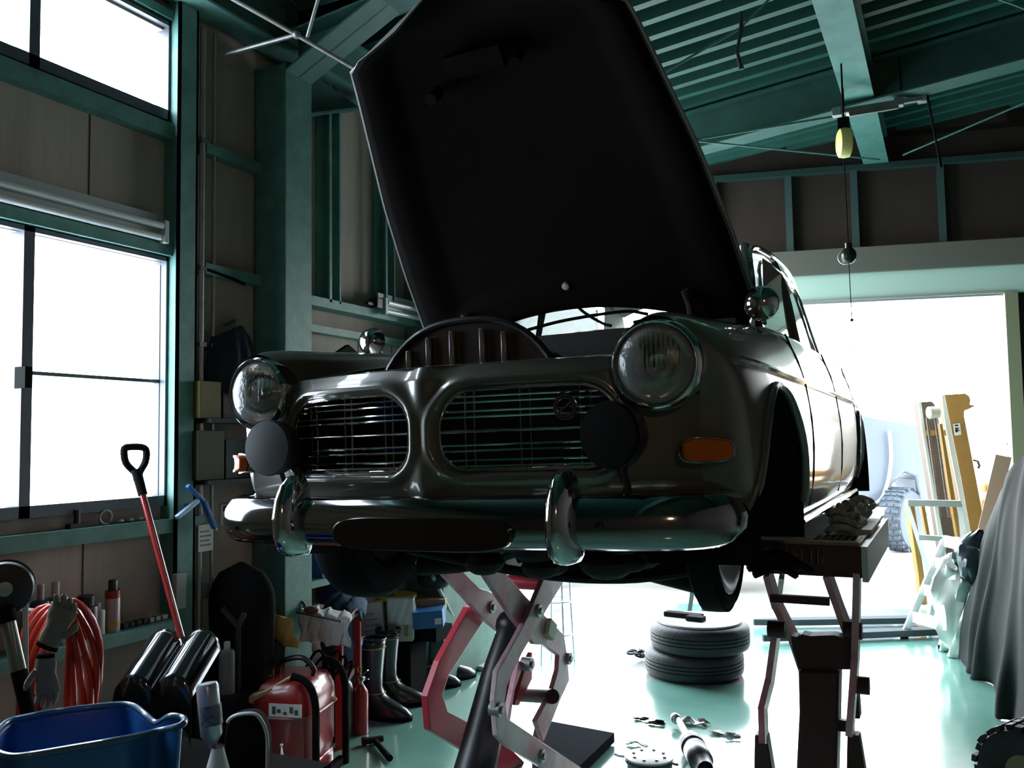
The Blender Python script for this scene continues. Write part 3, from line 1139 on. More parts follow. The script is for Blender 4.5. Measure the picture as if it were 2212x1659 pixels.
MB().lathe((.07, -.002, .727), (0, -1, 0), [(.030, 0), (.03, .006), (.016, .010), (.0, .010)], 20, sx=1, sy=.55).build('latch_hole', M['black'], car, **L)
MB().box((-.46, .10, .42), (.46, .14, .70)).build('radiator', M['matblack'], car, smooth=0, **L)

# ---- underside
ub = MB()
ub.box((-.70, 1.0, .24), (.70, 3.7, .32))
ub.tube(spline([(-.5, .10, .33), (0, .04, .30), (.5, .10, .33)], 5), .05, 10)
ub.tube(spline([(.10, .70, .20), (.30, .68, .14), (.50, .66, .10)], 4), .035, 10)
ub.tube(spline([(.12, .88, .2), (.3, .80, .15), (.5, .70, .11)], 4), .03, 10)
ub.tube(spline([(-.10, .70, .20), (-.30, .68, .14), (-.50, .66, .12)], 4), .035, 10)
ub.tube(spline([(-.45, .5, .2), (0, .52, .13), (.3, .54, .12), (.52, .62, .14)], 5), .016, 8)
ub.cyl((.42, .7, .12), (.40, .7, .42), .06, n=14).cyl((.12, .62, .13), (.12, .62, .35), .10, .13, n=18)
ub.tube(spline([(-.55, .72, .30), (-.3, .66, .24), (0, .64, .22), (.3, .66, .24), (.55, .72, .30)], 5), .045, 10)
ub.ball((.06, .74, .22), .17, 16, 8, (1, 1.4, .65))
ub.ball((.22, .58, .22), .10, 12, 8, (1.2, 1, .8))
ub.tube([(.05, .9, .24), (.04, 1.6, .2), (.0, 2.6, .24)], .05, 10)
ub.tube([(-.64, 3.14, .3), (.64, 3.14, .3)], .05, 10)
ub.box((-.45, 3.0, .3), (.45, 3.9, .42))
random.seed(3)
for k in range(26):
    u, v = random.uniform(-.1, .56), random.uniform(.35, .8)
    a_ = V((random.uniform(.02, .06), 0, random.uniform(0, .02)))
    ub.ball((u, v, random.uniform(.15, .27)), random.uniform(.035, .07), 10, 6, (1.3, 1.2, .8))
for k in range(8):
    ub.cyl((random.uniform(-.3, .5), .5, .18), (random.uniform(-.3, .5), .8, .25), .018)
ub.build('underbody', M['under'], car, smooth=40, **L)
ex = MB().tube(spline([(-.30, .5, .3), (-.32, 1.0, .18), (-.33, 2.0, .17), (-.33, 3.4, .2)], 5), .025, 8)
ex.build('exhaust_pipe', M['galv'], car, **L)

# ---- wheels
def wheel(c, s, toe=0.0, rr=.215, hw=.075):
    ax = V((s * math.cos(toe), math.sin(toe) * s, 0))
    c = V(c)
    tp = [(rr, -hw), ((rr + .3) / 2, -hw - .008), (.298, -hw - .006), (.312, -hw + .01), (.319, -.03), (.320, 0), (.319, .03), (.312, hw - .01), (.298, hw + .006), ((rr + .3) / 2, hw + .008), (rr, hw)]
    wh_ = MB().lathe(c, ax, tp, 48).build('tyre', mat('shaded_tyre_rubber', (.007, .007, .008), .85, ior=1.25), car, **L)
    MB().lathe(c, ax, [(rr, -hw), (rr, hw), (rr - .01, hw + .004), (rr - .03, hw), (.19, hw * .6), (.185, .04), (.15, hw * .3), (.11, hw * .5), (.06, hw * .6), (.05, hw * .7), (0, hw * .75)], 32).build('wheel_disc', mat('wheel_silver', (.5, .5, .5), .35, .7), wh_, **L)
    MB().lathe(c, ax, [(.19, -hw * .8), (.15, -hw * .7), (0, -hw * .7)], 24).build('brake_drum', M['under'], wh_, **L)
    return wh_


wheel((.60, .56, .355), 1, R(3), .270, .036)
wheel((-.665, .60, .335), -1, R(8))
wheel((-.655, 3.14, .30), -1)
# ================================================================ SCISSOR LIFT (two platforms)
L = dict(world=False)
M['liftred'] = mat('worn_red_lift_paint', (0.62, 0.02, 0.05), 0.4, col2=(0.40, 0.05, 0.08), vs=3.2, coat=.3)
M['liftlit'] = mat('worn_lit_lift_paint', (0.88, 0.80, 0.84), 0.4, col2=(0.70, 0.16, 0.24), vs=2.6, coat=.3)  # pale tone: side daylight on the worn red arms put into the colour
M['liftdark'] = mat('dark_maroon_lift_paint', (0.07, 0.022, 0.025), 0.45, var=.3, vs=6)
M['cream'] = mat('cream_grip_plate', (0.62, 0.62, 0.46), 0.5)


def plate_x(mb, pts, X, th):
    """flat steel plate standing in a plane of constant x; outline by sight lines to that plane"""
    mb.prism([at_x(px, py, X) for px, py in pts], (-th, 0, 0))
    return mb


def platform(root, x0, x1, y0, y1, zt):
    q = MB().box((x0, y0, zt - .12), (x1, y1, zt - .012))
    q.build('platform_frame', M['liftdark'], root, bevel=.004)
    MB().box((x0 + .005, y0 + .005, zt - .012), (x1 - .005, y1, zt)).build('deck_plate', mat('pale_deck', (.62, .60, .56), .45, var=.2), root, smooth=0)
    return q


# --- left-hand unit: arms by sight lines, each link a plate with thickness
la = thing('scissor_lift', 'red and pale-lit bent-arm scissor lift unit under the left side of the saloon', 'car lift', (-1.68, 3.5, 0), group='lift units under the car')
platform(la, -1.87, -1.49, 2.95, 4.3, 1.135)
def pz(zx, zy):
    return (700 + zx / 3.16, 1150 + zy / 3.16)
armA = [pz(*p) for p in [(1560, 170), (1690, 170), (1640, 330), (1520, 530), (1350, 830), (1250, 1050), (1235, 1150), (1255, 1270), (1490, 1430), (1900, 1700), (1640, 1700), (1240, 1450), (1185, 1390), (1165, 1150), (1185, 950), (1300, 750), (1400, 560)]]
armB = [pz(*p) for p in [(1020, 170), (1150, 170), (1370, 430), (1500, 560), (1640, 700), (1662, 850), (1675, 1010), (1620, 1130), (1500, 1430), (1450, 1290), (1560, 1080), (1600, 940), (1605, 840), (1500, 770), (1440, 765), (1300, 600)]]
armC = [pz(*p) for p in [(780, 250), (900, 215), (1060, 380), (1180, 420), (1330, 560), (1400, 700), (1210, 690), (1090, 590), (960, 440)]]
armD = [pz(*p) for p in [(1080, 470), (1100, 590), (850, 980), (810, 1110), (845, 1220), (1060, 1340), (1300, 1500), (1500, 1700), (1200, 1700), (960, 1490), (725, 1350), (705, 1120), (790, 880), (990, 510)]]
plate_x(MB(), armA, -1.50, .022).build('scissor_arm', M['liftlit'], la, smooth=0, bevel=.003)
plate_x(MB(), armB, -1.535, .022).build('scissor_arm', M['liftlit'], la, smooth=0, bevel=.003)
plate_x(MB(), armC, -1.80, .022).build('scissor_arm', M['liftlit'], la, smooth=0, bevel=.003)
plate_x(MB(), armD, -1.84, .03).build('scissor_arm', M['liftred'], la, smooth=0, bevel=.003)
r_ = MB()
r_.tube([at_x(*pz(1290, 640), -1.68), at_x(*pz(1180, 1000), -1.68), at_x(*pz(1060, 1500), -1.68), at_x(*pz(1000, 1750), -1.68)], [.06, .068, .078, .085], 16)
r_.ball(at_x(*pz(1290, 640), -1.68), .075, 14, 8)
r_.build('hydraulic_ram', M['black'], la)
MB().cyl(at_x(*pz(1330, 1110), -1.84), at_x(*pz(1560, 1120), -1.51), .03).build('cross_tube', M['liftdark'], la)
MB().cyl(at_x(*pz(1180, 330), -1.8), at_x(*pz(1180, 330), -1.8) + V((.26, 0, 0)), .03).build('cross_tube', M['liftred'], la)
for zx, zy, X in [(1460, 535, -1.50), (1190, 1210, -1.50), (1140, 510, -1.80), (1665, 860, -1.535), (1480, 1525, -1.50), (1400, 900, -1.535)]:
    p = at_x(*pz(zx, zy), X)
    q = MB().cyl(p - V((.03, 0, 0)), p + V((.012, 0, 0)), .026, n=20).cyl(p, p + V((.02, 0, 0)), .014, n=6)
    q.build('pivot_bolt', M['galv'], la)
p = at_x(*pz(1530, 660), -1.535)
MB().obox(p + V((.012, 0, 0)), (.01, 0, 0), (0, .032, -.02), (0, .018, .03)).build('lock_block', M['cream'], la, bevel=.004)
MB().prism([at_x(*pz(*q_), -1.56) for q_ in [(1370, 880), (1300, 1080), (1270, 1290), (1250, 1260), (1330, 880)]], (-.02, 0, 0)).build('inner_link', M['liftlit'], la, smooth=0)
MB().prism([at_x(*pz(*q_), -1.62) for q_ in [(1420, 820), (1420, 1000), (1330, 1180), (1300, 1180), (1380, 900)]], (-.02, 0, 0)).build('inner_link', M['liftred'], la, smooth=0)
MB().box((-1.90, 2.5, 0), (-1.45, 2.95, .05)).build('base_frame', M['liftdark'], la, smooth=0)
pp = [at_z(*q_, .055) for q_ in [(1148, 1600), (1157, 1562), (1180, 1556), (1327, 1583), (1215, 1690), (1150, 1680)]]
MB().prism(pp, (0, 0, -.045)).build('ramp_flap', mat('dark_blue_steel', (.007, .009, .016), .95, ior=1.12), la, smooth=0)

# --- right-hand unit, seen end-on
ra = thing('scissor_lift', 'maroon scissor lift unit seen end-on, cream grip plate on its platform', 'car lift', (-.5, 3.6, 0), group='lift units under the car')
X0, X1 = -.66, -.285
platform(ra, X0, X1, 3.28, 4.45, 1.13)
ra_front = MB().box((X0, 3.262, 1.028), (X1, 3.28, 1.12))
ra_front.build('end_plate', M['liftdark'], ra, smooth=0)
MB().box((X1, 3.262, 1.0), (X1 + .02, 4.4, 1.12)).build('side_channel', mat('pale_lilac_edge', (.72, .68, .72), .4), ra, smooth=0)
cp = MB().box((X1 - .165, 3.275, 1.13), (X1 - .01, 3.46, 1.136))
cp.build('grip_plate', M['cream'], ra, smooth=0)
gd = MB()
for i in range(6):
    for j in range(5):
        gd.box((X1 - .158 + i * .024, 3.285 + j * .034 + (i % 2) * .012, 1.136), (X1 - .142 + i * .024, 3.300 + j * .034 + (i % 2) * .012, 1.139))
gd.build('grip_studs', M['liftdark'], ra, smooth=0)
MB().box((X1 - .10, 3.6, 1.13), (X1 + .01, 4.1, 1.145)).build('rubber_pad', mat('cream_pad', (.7, .68, .6), .6), ra, smooth=0)


def strip(px_pts, X, w_, name, m, lit=None):
    """a leg plate whose narrow end faces the camera: dark edge plus pale inner face"""
    pts = [at_x(a, b, X) for a, b in px_pts]
    mb = MB()
    for a, b in zip(pts, pts[1:]):
        mb.bar(a, b, .022, w_, up=(0, 1, 0))
    return mb.build(name, m, ra, smooth=0)


def bent(pxs, Y, yd, m, name='scissor_arm'):
    """bent arm seen from its end: centre line by sight lines at depth Y, running back yd"""
    pts = [at_y(a, b, Y + (yd * k / (len(pxs) - 1))) for k, (a, b) in enumerate(pxs)]
    mb = MB()
    for a, b in zip(pts, pts[1:]):
        mb.bar(a, b + (b - a).normalized() * .01, .075, .022, up=(1, 0, 0))
    return mb.build(name, m, ra, smooth=0)


bent([(1658, 1236), (1676, 1300), (1712, 1372), (1738, 1450)], 3.34, .10, M['liftlit'])
bent([(1690, 1236), (1684, 1285)], 3.9, .1, M['liftlit'])
bent([(1786, 1236), (1812, 1310), (1838, 1380)], 3.36, .1, M['liftlit'])
bent([(1852, 1236), (1848, 1420), (1836, 1580)], 3.30, -.05, M['liftlit'])
bent([(1676, 1375), (1663, 1470), (1648, 1530), (1650, 1600)], 3.40, -.1, M['liftlit'])
bent([(1846, 1450), (1852, 1540)], 3.5, 0, M['liftdark'])
for y0, y1, xa, xb in ((1283, 1308, 1664, 1792), (1552, 1582, 1800, 1846)):
    a, b = at_y(xa, y0, 3.33), at_y(xb, y1, 3.33)
    MB().box((a.x, 3.32, a.z), (b.x, 3.345, b.z)).build('cross_bar', M['liftdark'], ra, smooth=0)
a, b = at_y(1716, 1376, 3.30), at_y(1838, 1446, 3.30)
q = MB().prism([at_y(*p, 3.30) for p in [(1708, 1374), (1722, 1376), (1732, 1370), (1750, 1374), (1800, 1372), (1822, 1378), (1842, 1376), (1840, 1446), (1726, 1446), (1712, 1400)]], (0, .07, 0))
q.build('yoke_plate', M['liftdark'], ra, smooth=0)
q = MB().prism([at_y(*p, 3.28) for p in [(1724, 1448), (1812, 1452), (1810, 1560), (1806, 1700), (1808, 1780), (1714, 1780), (1722, 1620), (1726, 1540)]], (0, .12, 0))
q.build('ram_housing', M['liftdark'], ra, bevel=.01)
for px_, py_ in ((1634, 1640), (1834, 1640)):
    MB().prism([at_y(px_ - 4, 1588, 3.3), at_y(px_ + 22, 1590, 3.3), at_y(px_ + 40, 1700, 3.3), at_y(px_ + 40, 1790, 3.3), at_y(px_ - 8, 1790, 3.3)], (0, .06, 0)).build('clevis', M['liftdark'], ra, bevel=.004)
for p in ((1678, 1360), (1842, 1362), (1858, 1480)):
    c_ = at_y(*p, 3.3)
    MB().cyl(c_ - V((.03, 0, 0)), c_ + V((.03, 0, 0)), .03, n=16).build('pivot_bolt', M['liftdark'], ra)
MB().box((-.60, 3.05, 0), (-.36, 3.5, .04)).build('base_frame', M['liftdark'], ra, smooth=0)
# faint worn lettering strokes along the end plate
lb = MB()
random.seed(11)
x = X0 + .03
while x < X1 - .12:
    w_ = random.uniform(.008, .018)
    lb.box((x, 3.2605, 1.055), (x + .004, 3.262, 1.105))
    if random.random() < .6:
        lb.box((x, 3.2605, random.choice((1.055, 1.08, 1.10))), (x + w_, 3.262, random.choice((1.06, 1.085, 1.105))))
    x += w_ + .012
lb.build('worn_lettering', mat('worn_letter_paint', (.16, .11, .09), .7), ra, smooth=0)

# rope heap lying on the right platform
M['rope'] = mat('grey_rope', (.62, .62, .55), .9, var=.5, vs=60, bump=.6, bs=120)
rope = MB()
random.seed(5)
base = V((-.365, 3.42, 1.15))
for k in range(12):
    t = k / 11
    c_ = base + V((random.uniform(-.012, .012), .75 * t, .014 + .024 * (k % 3)))
    r1, r2 = .045 + random.uniform(-.006, .01), .07
    ph = random.uniform(0, 6)
    pts = [c_ + V((math.cos(a) * r1, math.sin(a) * r2 + .02 * math.sin(3 * a + ph), .012 * math.sin(2 * a + ph))) for a in [2 * math.pi * i / 20 for i in range(20)]]
    rope.tube(pts, .012, 7, closed=True)
rope.build('rope_coil', M['rope'], label='heap of coiled grey rope on the right lift platform beside the car sill', cat='rope')
cl = MB()
for k in range(7):
    p0 = V((-.62 + random.uniform(-.02, .05), 3.10 + random.uniform(-.02, .04), 1.02 + random.uniform(0, .08)))
    cl.tube(spline([p0, p0 + V((.05, .03, .02)), p0 + V((.1, -.02, .03)), p0 + V((.13, .04, -.0))], 4), .014, 6)
cl.build('brake_hose', M['matblack'], car)
# ================================================================ THINGS ON THE FLOOR, MIDDLE AND RIGHT
def U(px, d):
    return px * d / F_PX


def gz(px, py, z=0.0):
    """point at height z on a sight line, and its distance"""
    p = at_z(px, py, z)
    return p, (CAM_M.inverted() @ p).z * -1


def tyre_mb(r=.31, w_=.165, rin=.195, tread=False, n=48):
    h = w_ / 2
    prof = [(rin, -h * .75), (rin + .03, -h), (r * .9, -h * .97), (r * .975, -h * .8), (r, -h * .55), (r, 0), (r, h * .55), (r * .975, h * .8), (r * .9, h * .97), (rin + .03, h), (rin, h * .75), (rin + .012, 0), (rin, -h * .75)]
    mb = MB().lathe((0, 0, 0), (0, 0, 1), prof, n)
    return mb


# two tyres lying on each other
p, d = gz(1508, 1455)
pc0 = V((p.x, p.y, 0))
t1 = thing('tyre', 'worn car tyre lying flat, the lower one of the pair on the green floor', 'tyre', pc0 + V((-.025, 0, .085)), group='tyres stacked on the floor')
tyre_mb().build('tyre_body', M['rubber'], t1, **L)
gr_ = MB()
for k in (-1, 0, 1):
    gr_.lathe((0, 0, 0), (0, 0, 1), [(.3105, k * .022 - .003), (.312, k * .022), (.3105, k * .022 + .003)], 48)
gr_.build('tread_groove', M['matblack'], t1, **L)
t2 = dup(t1, pc0 + V((.02, -.01, .25)), .4, 'worn car tyre lying flat on top of another tyre, a pale round board on it')
q = MB().lathe(pc0 + V((.02, -.01, .334)), (0, 0, 1), [(0, 0), (.262, 0), (.262, .012), (0, .012)], 48)
q.build('round_board', M['white'], label='white round board lying on top of the two stacked tyres', cat='board')
bb = MB()
c0 = pc0 + V((-.06, .0, .347))
bb.box((-.15, -.035, 0), (.10, .035, .03)).box((.03, -.10, 0), (.14, -.03, .03))
bb.xf(Matrix.Translation(c0) @ Matrix.Rotation(R(-8), 4, 'Z'))
bb.build('angle_block', M['matblack'], smooth=0, bevel=.003, label='black L-shaped block lying on the white board on the tyres', cat='block')

# tripod stand behind the tyres
p, d = gz(1516, 1385)
st = thing('tripod_stand', 'dark green three-legged stand standing behind the stacked tyres', 'stand', (p.x, p.y, 0))
MB().cyl((0, 0, .42), (0, 0, .50), .05, .04).build('stand_head', M['black'], st, **L)
for k, (dx, dy) in enumerate(((-.11, -.05), (.0, .12), (.10, -.05))):
    MB().bar((dx * .35, dy * .35, .46), (dx, dy, 0), .028, .02).build('leg', mat('dark_green_paint', (.05, .09, .08), .5), st, smooth=0, **L)

# chain heap
random.seed(9)
p, d = gz(1388, 1424)
ch = MB()
for k in range(12):
    c_ = V((p.x + random.uniform(-.07, .07), p.y + random.uniform(-.05, .05), .02 + random.uniform(0, .05)))
    a = V((random.uniform(-1, 1), random.uniform(-1, 1), random.uniform(-.5, .5))).normalized()
    b = a.cross(V((random.uniform(-1, 1), .3, 1))).normalized()
    ch.tube([c_ + a * math.cos(t) * .028 + b * math.sin(t) * .017 for t in [2 * math.pi * i / 12 for i in range(12)]], .008, 6, closed=True)
ch.build('chain', M['black'], label='small heap of heavy black chain on the floor left of the tyres', cat='chain', kind='stuff')

# suspension strut
a, b = at_z(1466, 1556, .045), at_z(1545, 1700, .06)
dv = (b - a)
ss = thing('suspension_strut', 'grey suspension strut lying on the bright floor in front of the tyres', 'car part', a)
MB().cyl(V((-.02, .02, 0)), V((-.035, .05, .0)), .022).cyl(V((0, 0, 0)), dv * .45, .016).ball((-.02, .02, 0), .028).build('piston_rod', M['galv'], ss, **L)
sb = MB()
ax = dv.normalized()
sb.lathe(dv * .34, ax, [(.018, 0), (.045, .0), (.055, .03), (.055, .12), (.050, .125), (.050, .15), (.055, .155), (.055, .30), (.045, .31), (.035, .40)], 28)
sb.build('strut_body', mat('dark_grey_metal', (.07, .07, .08), .4, .5), ss, **L)
MB().lathe(dv * .34, ax, [(.056, .09), (.058, .095), (.058, .115), (.056, .12)], 28).build('band', M['black'], ss, **L)

# round pan with white top
p, d = gz(1402, 1632, .12)
rp2 = thing('round_tin', 'round dark tin with a white studded lid on the floor at the bottom edge', 'tin', (p.x, p.y, 0))
MB().lathe((0, 0, 0), (0, 0, 1), [(0, 0), (.095, 0), (.100, .02), (.100, .09), (.107, .10), (.107, .11), (.10, .112)], 40).build('tin_body', mat('dark_blue_tin', (.02, .025, .06), .25, coat=.6), rp2, **L)
MB().lathe((0, 0, 0), (0, 0, 1), [(.105, .108), (.105, .118), (.095, .121), (0, .121)], 40).build('lid', M['white'], rp2, **L)
for k in range(8):
    a = 2 * math.pi * k / 8
    MB().cyl((math.cos(a) * .07, math.sin(a) * .07, .121), (math.cos(a) * .07, math.sin(a) * .07, .126), .007, n=8).build('stud', M['galv'], rp2, **L)
MB().tube([(-.107, 0, .1), (-.14, 0, .1), (-.16, .01, .1)], .006, 6).build('bail_ear', M['galv'], rp2, **L)
MB().tube([(.107, 0, .1), (.13, .0, .1)], .006, 6).build('bail_ear', M['galv'], rp2, **L)


def scrap(px, py, s, lab, m, seed, name='rag', cat='rag'):
    random.seed(seed)
    p, d = gz(px, py, .0)
    rows = []
    for i in range(7):
        r = []
        for j in range(7):
            x, y = (i / 3 - 1) * s, (j / 3 - 1) * s * .5
            k_ = 1 - .45 * abs(math.sin(i * 2.1 + seed)) * (abs(j - 3) / 3)
            r.append(V((p.x + x + .01 * random.uniform(-1, 1), p.y + y * k_, .004 + s * .45 * noise.noise(V((x * 14, y * 14, seed * 3.1))) ** 2 * 3 + random.uniform(0, .006))))
        rows.append(r)
    MB().grid(rows).build(name, m, solid=.004, label=lab, cat=cat)


scrap(1385, 1556, .035, 'small dark crumpled rag on the bright floor left of the strut', M['matblack'], 1)
scrap(1417, 1566, .045, 'thin dark twisted rag strip on the floor touching the crumpled one', M['matblack'], 2)
scrap(1500, 1566, .07, 'pale grey flattened rag on the floor behind the strut', M['galv'], 3)
scrap(1585, 1596, .035, 'small grey crumpled rag on the floor right of the strut', M['grey'], 4)
scrap(1560, 1588, .06, 'long pale strip of cloth on the floor between the strut and the right lift arm', M['galv'], 5)
scrap(1377, 1612, .05, 'crumpled beige paper on the floor behind the round tin', M['paper'], 6, 'crumpled_paper', 'paper')

# wire stool with basket, beyond the left arms
p, d = gz(1205, 1432)
ws = thing('wire_stool', 'thin white wire-legged stool standing beyond the left lift arms', 'stool', (p.x, p.y, 0))
for k in range(4):
    a = math.pi / 4 + k * math.pi / 2
    MB().tube([(math.cos(a) * .12, math.sin(a) * .12, 0), (math.cos(a) * .09, math.sin(a) * .09, .62)], .006, 6).build('leg', M['alu'], ws, **L)
for z, r in ((.62, .095), (.42, .12), (.2, .115)):
    MB().tube([(math.cos(t) * r, math.sin(t) * r, z) for t in [2 * math.pi * i / 24 for i in range(24)]], .005, 6, closed=True).build('ring', M['alu'], ws, **L)
MB().lathe((0, 0, .62), (0, 0, 1), [(0, 0), (.1, 0), (.1, .015), (0, .015)], 24).build('seat', M['white'], ws, **L)

# tool on the floor at left (hammer-like)
a, b = at_z(808, 1598, .02), at_z(842, 1638, .02)
hm = thing('hammer', 'small black hammer lying on the green floor in front of the boots', 'hammer', a)
dv = b - a
MB().cyl(dv * .1, dv, .013, .016).build('handle', M['matblack'], hm, **L)
sd = V((-dv.y, dv.x, 0)).normalized()
MB().cyl(-sd * .045, sd * .045, .018, .016).cyl(-sd * .045 + V((0, 0, 0)), -sd * .06, .022).build('hammer_head', M['under'], hm, **L)

# ---- squeegee mop leaning on the corner column
p, d = gz(1022, 1443)
mp_ = thing('floor_mop', 'silver-headed floor mop leaning on the corner column behind the boots', 'mop', (p.x, p.y, 0))
top = at_x(935, 1245, -2.80)
inv = V((top.x - p.x, top.y - p.y, top.z))
MB().cyl((0, 0, .06), inv, .012, .012).build('mop_handle', mat('pale_green_stick', (.25, .36, .30), .5), mp_, **L)
MB().box((-.10, -.05, 0), (.10, .05, .03)).prism([(-.05, -.03, .03), (.05, -.03, .03), (.02, 0, .10), (-.02, 0, .10)], (0, .02, 0)).build('mop_head', M['alu'], mp_, bevel=.004, **L)
MB().cyl((-.13, -.05, .025), (.05, -.09, .025), .025).build('roller', M['white'], mp_, **L)
MB().box((-.14, .02, 0), (.16, .07, .02)).build('rubber_blade', M['matblack'], mp_, **L)


# ---- rubber boots
def boot_parts(root):
    secs = []
    H = .41
    for z, cx, rx, ry in [(.0, .075, .128, .050), (.012, .075, .133, .053), (.03, .075, .133, .053), (.055, .065, .118, .050), (.075, .045, .095, .048), (.095, .022, .073, .046), (.12, .005, .058, .045), (.16, -.005, .050, .045), (.22, -.005, .052, .050), (.30, -.003, .057, .055), (.37, 0, .061, .058), (H, .002, .063, .060)]:
        secs.append([V((cx + math.cos(t) * rx, math.sin(t) * ry, z)) for t in [2 * math.pi * i / 24 for i in range(24)]])
    b = MB().grid(secs, closed_u=True)
    b.add(secs[0], [tuple(range(23, -1, -1))])
    b.build('boot_body', mat('black_rubber_boot', (.015, .017, .02), .3, coat=.3), root, solid=.003, **L)
    s_ = MB()
    sc = [[V((.075 + (p.x - .075) * 1.04, p.y * 1.05, z)) for p in secs[1]] for z in (0, .022)]
    s_.grid(sc, closed_u=True)
    s_.build('sole', M['matblack'], root, solid=.003, **L)
    MB().tube([V((p.x * 1.02, p.y * 1.02, .365)) for p in secs[10]], .0035, 6, closed=True).build('trim_line', mat('ochre_trim', (.45, .36, .10), .6), root, **L)
    MB().tube([V((p.x * 1.01, p.y * 1.02, .13)) for p in secs[6]], .0025, 6, closed=True).build('trim_line', MATS['ochre_trim'], root, **L)
    MB().tube([V(p) * 1.0 for p in secs[11]], .006, 6, closed=True).build('boot_rim', M['black'], root, **L)


p, d = gz(806, 1548)
b1 = thing('rubber_boot', 'black rubber boot with an ochre line, nearest the red extinguisher', 'boot', (p.x, p.y, 0), rz=R(5), group='rubber boots on the floor')
boot_parts(b1)
b1.scale = (1.12, 1.18, 1.03)
p, d = gz(838, 1520)
dup(b1, (p.x, p.y, 0), R(20), 'black rubber boot with an ochre line, tallest, right-hand one of the front pair')
p, d = gz(952, 1470)
dup(b1, (p.x, p.y, 0), R(50), 'black rubber boot of the back pair, beside the mop')
p, d = gz(912, 1484)
dup(b1, (p.x, p.y, 0), R(30), 'black rubber boot of the back pair, behind the tall front boot')


# ---- bottles: extinguishers
def extinguisher(px, py, r, h, m, lab, grp, lever=True):
    p, d = gz(px, py)
    e = thing('fire_extinguisher', lab, 'fire extinguisher', (p.x, p.y, 0), group=grp)
    MB().lathe((0, 0, 0), (0, 0, 1), [(0, 0), (r * .92, 0), (r, .01), (r, h * .8), (r * .9, h * .88), (r * .5, h * .97), (r * .35, h), (0, h)], 24).build('cylinder', m, e, **L)
    v_ = MB().cyl((0, 0, h), (0, 0, h + .03), r * .3).box((-.012, -.01, h + .02), (.02, .01, h + .04))
    v_.build('valve', M['steel'], e, **L)
    if lever:
        MB().bar((-.01, 0, h + .035), (.045, 0, h + .075), .012, .005).build('lever', M['steel'], e, smooth=0, **L)
        MB().bar((0, 0, h + .03), (.05, 0, h + .03), .012, .005).build('carry_handle', M['steel'], e, smooth=0, **L)
        MB().tube([(math.cos(t) * .012, -.012, h + .075 + math.sin(t) * .014) for t in [2 * math.pi * i / 12 for i in range(12)]], .003, 6, closed=True).build('pull_ring', M['yellow'], e, **L)
    return e


extinguisher(780, 1584, .038, .25, M['red'], 'small red fire extinguisher with silver lever beside the front boot', 'extinguishers by the generator')
extinguisher(744, 1586, .044, .29, M['galv'], 'grey metal extinguisher bottle between the generator and the red one', 'extinguishers by the generator', False)
extinguisher(712, 1575, .034, .32, mat('dark_red', (.22, .02, .02), .4), 'dark red extinguisher bottle half hidden behind the generator frame', 'extinguishers by the generator', False)
# ================================================================ RIGHT SIDE AND OUTSIDE
M['mast'] = mat('ochre_forklift_paint', (0.33, 0.17, 0.032), 0.5, var=.2, vs=5)
M['mastdk'] = mat('brown_mast_inner', (0.09, 0.06, 0.04), 0.6, var=.2)
M['suv'] = mat('pale_blue_grey_paint', (0.15, 0.175, 0.21), 0.4, .2, coat=.5)


def dpt(px, py, d):
    return at_d(px, py, d)


# forklift: leaning mast, forks resting on the floor
fk = thing('forklift', 'ochre yellow forklift mast leaning back, standing outside the shutter door', 'forklift', (at_z(2085, 1300).x, at_z(2085, 1300).y, 0))
D = 8.0
FWV = (CR3 @ V((0, 0, -1))); FWV.z = 0; FWV.normalize()
RTV = V((FWV.y, -FWV.x, 0))


def channel(pts, mt, name, th=.10, lit=True):
    q = MB().prism([dpt(x, y, D) for x, y in pts], FWV * th)
    return q.build(name, mt, fk, smooth=0, bevel=.004)


channel([(2036, 853), (2085, 850), (2094, 856), (2097, 866), (2095, 874), (2107, 876), (2097, 882), (2084, 887), (2083, 898), (2112, 1050), (2140, 1205), (2148, 1300), (2112, 1300), (2094, 1180), (2066, 1020), (2043, 896)], M['mast'], 'mast_rail', .12)
channel([(1985, 869), (2012, 867), (2019, 873), (2024, 882), (2026, 895), (2040, 980), (2070, 1160), (2096, 1300), (2056, 1300), (2036, 1190), (2012, 1040), (1994, 930)], M['mastdk'], 'mast_rail', .12)
D = 7.9
channel([(1984, 869), (1990, 869), (1999, 930), (2017, 1040), (2052, 1240), (2060, 1300), (2052, 1300), (2040, 1240), (2010, 1040), (1992, 930)], M['white'], 'lit_rail_face', .02)  # white strips: daylight on the ochre rail faces put into the colour
channel([(2034, 853), (2041, 853), (2052, 910), (2074, 1020), (2100, 1165), (2114, 1300), (2104, 1300), (2090, 1165), (2062, 1020), (2040, 905)], M['white'], 'lit_rail_face', .02)
D = 7.85
channel([(2030, 915), (2036, 915), (2058, 1040), (2078, 1160), (2098, 1290), (2090, 1290), (2068, 1160), (2048, 1040)], M['mast'], 'lift_cylinder', .05)
MB().cyl(dpt(2006, 892, 7.85), dpt(2026, 891, 7.85), .055, n=20).build('chain_pulley', mat('cream_pulley', (.55, .5, .4), .5), fk)
for x0, x1 in ((2003, 2024), (2021, 2043)):
    chn = MB()
    a, b = dpt(x0, 905, 7.83), dpt(x1 + 8, 1120, 7.83)
    n_ = 46
    for k in range(n_):
        c_ = a.lerp(b, k / n_)
        chn.ball(c_, .014, 6, 4)
    chn.build('lift_chain', M['mastdk'], fk)
MB().box((0, 0, 0), (0, 0, 0)) if False else None
for yy in (935, 1170):
    MB().bar(dpt(1998 + (yy - 935) * .16, yy, 8.02), dpt(2062 + (yy - 935) * .16, yy, 8.02), .06, .05).build('cross_member', M['mast'], fk, smooth=0)
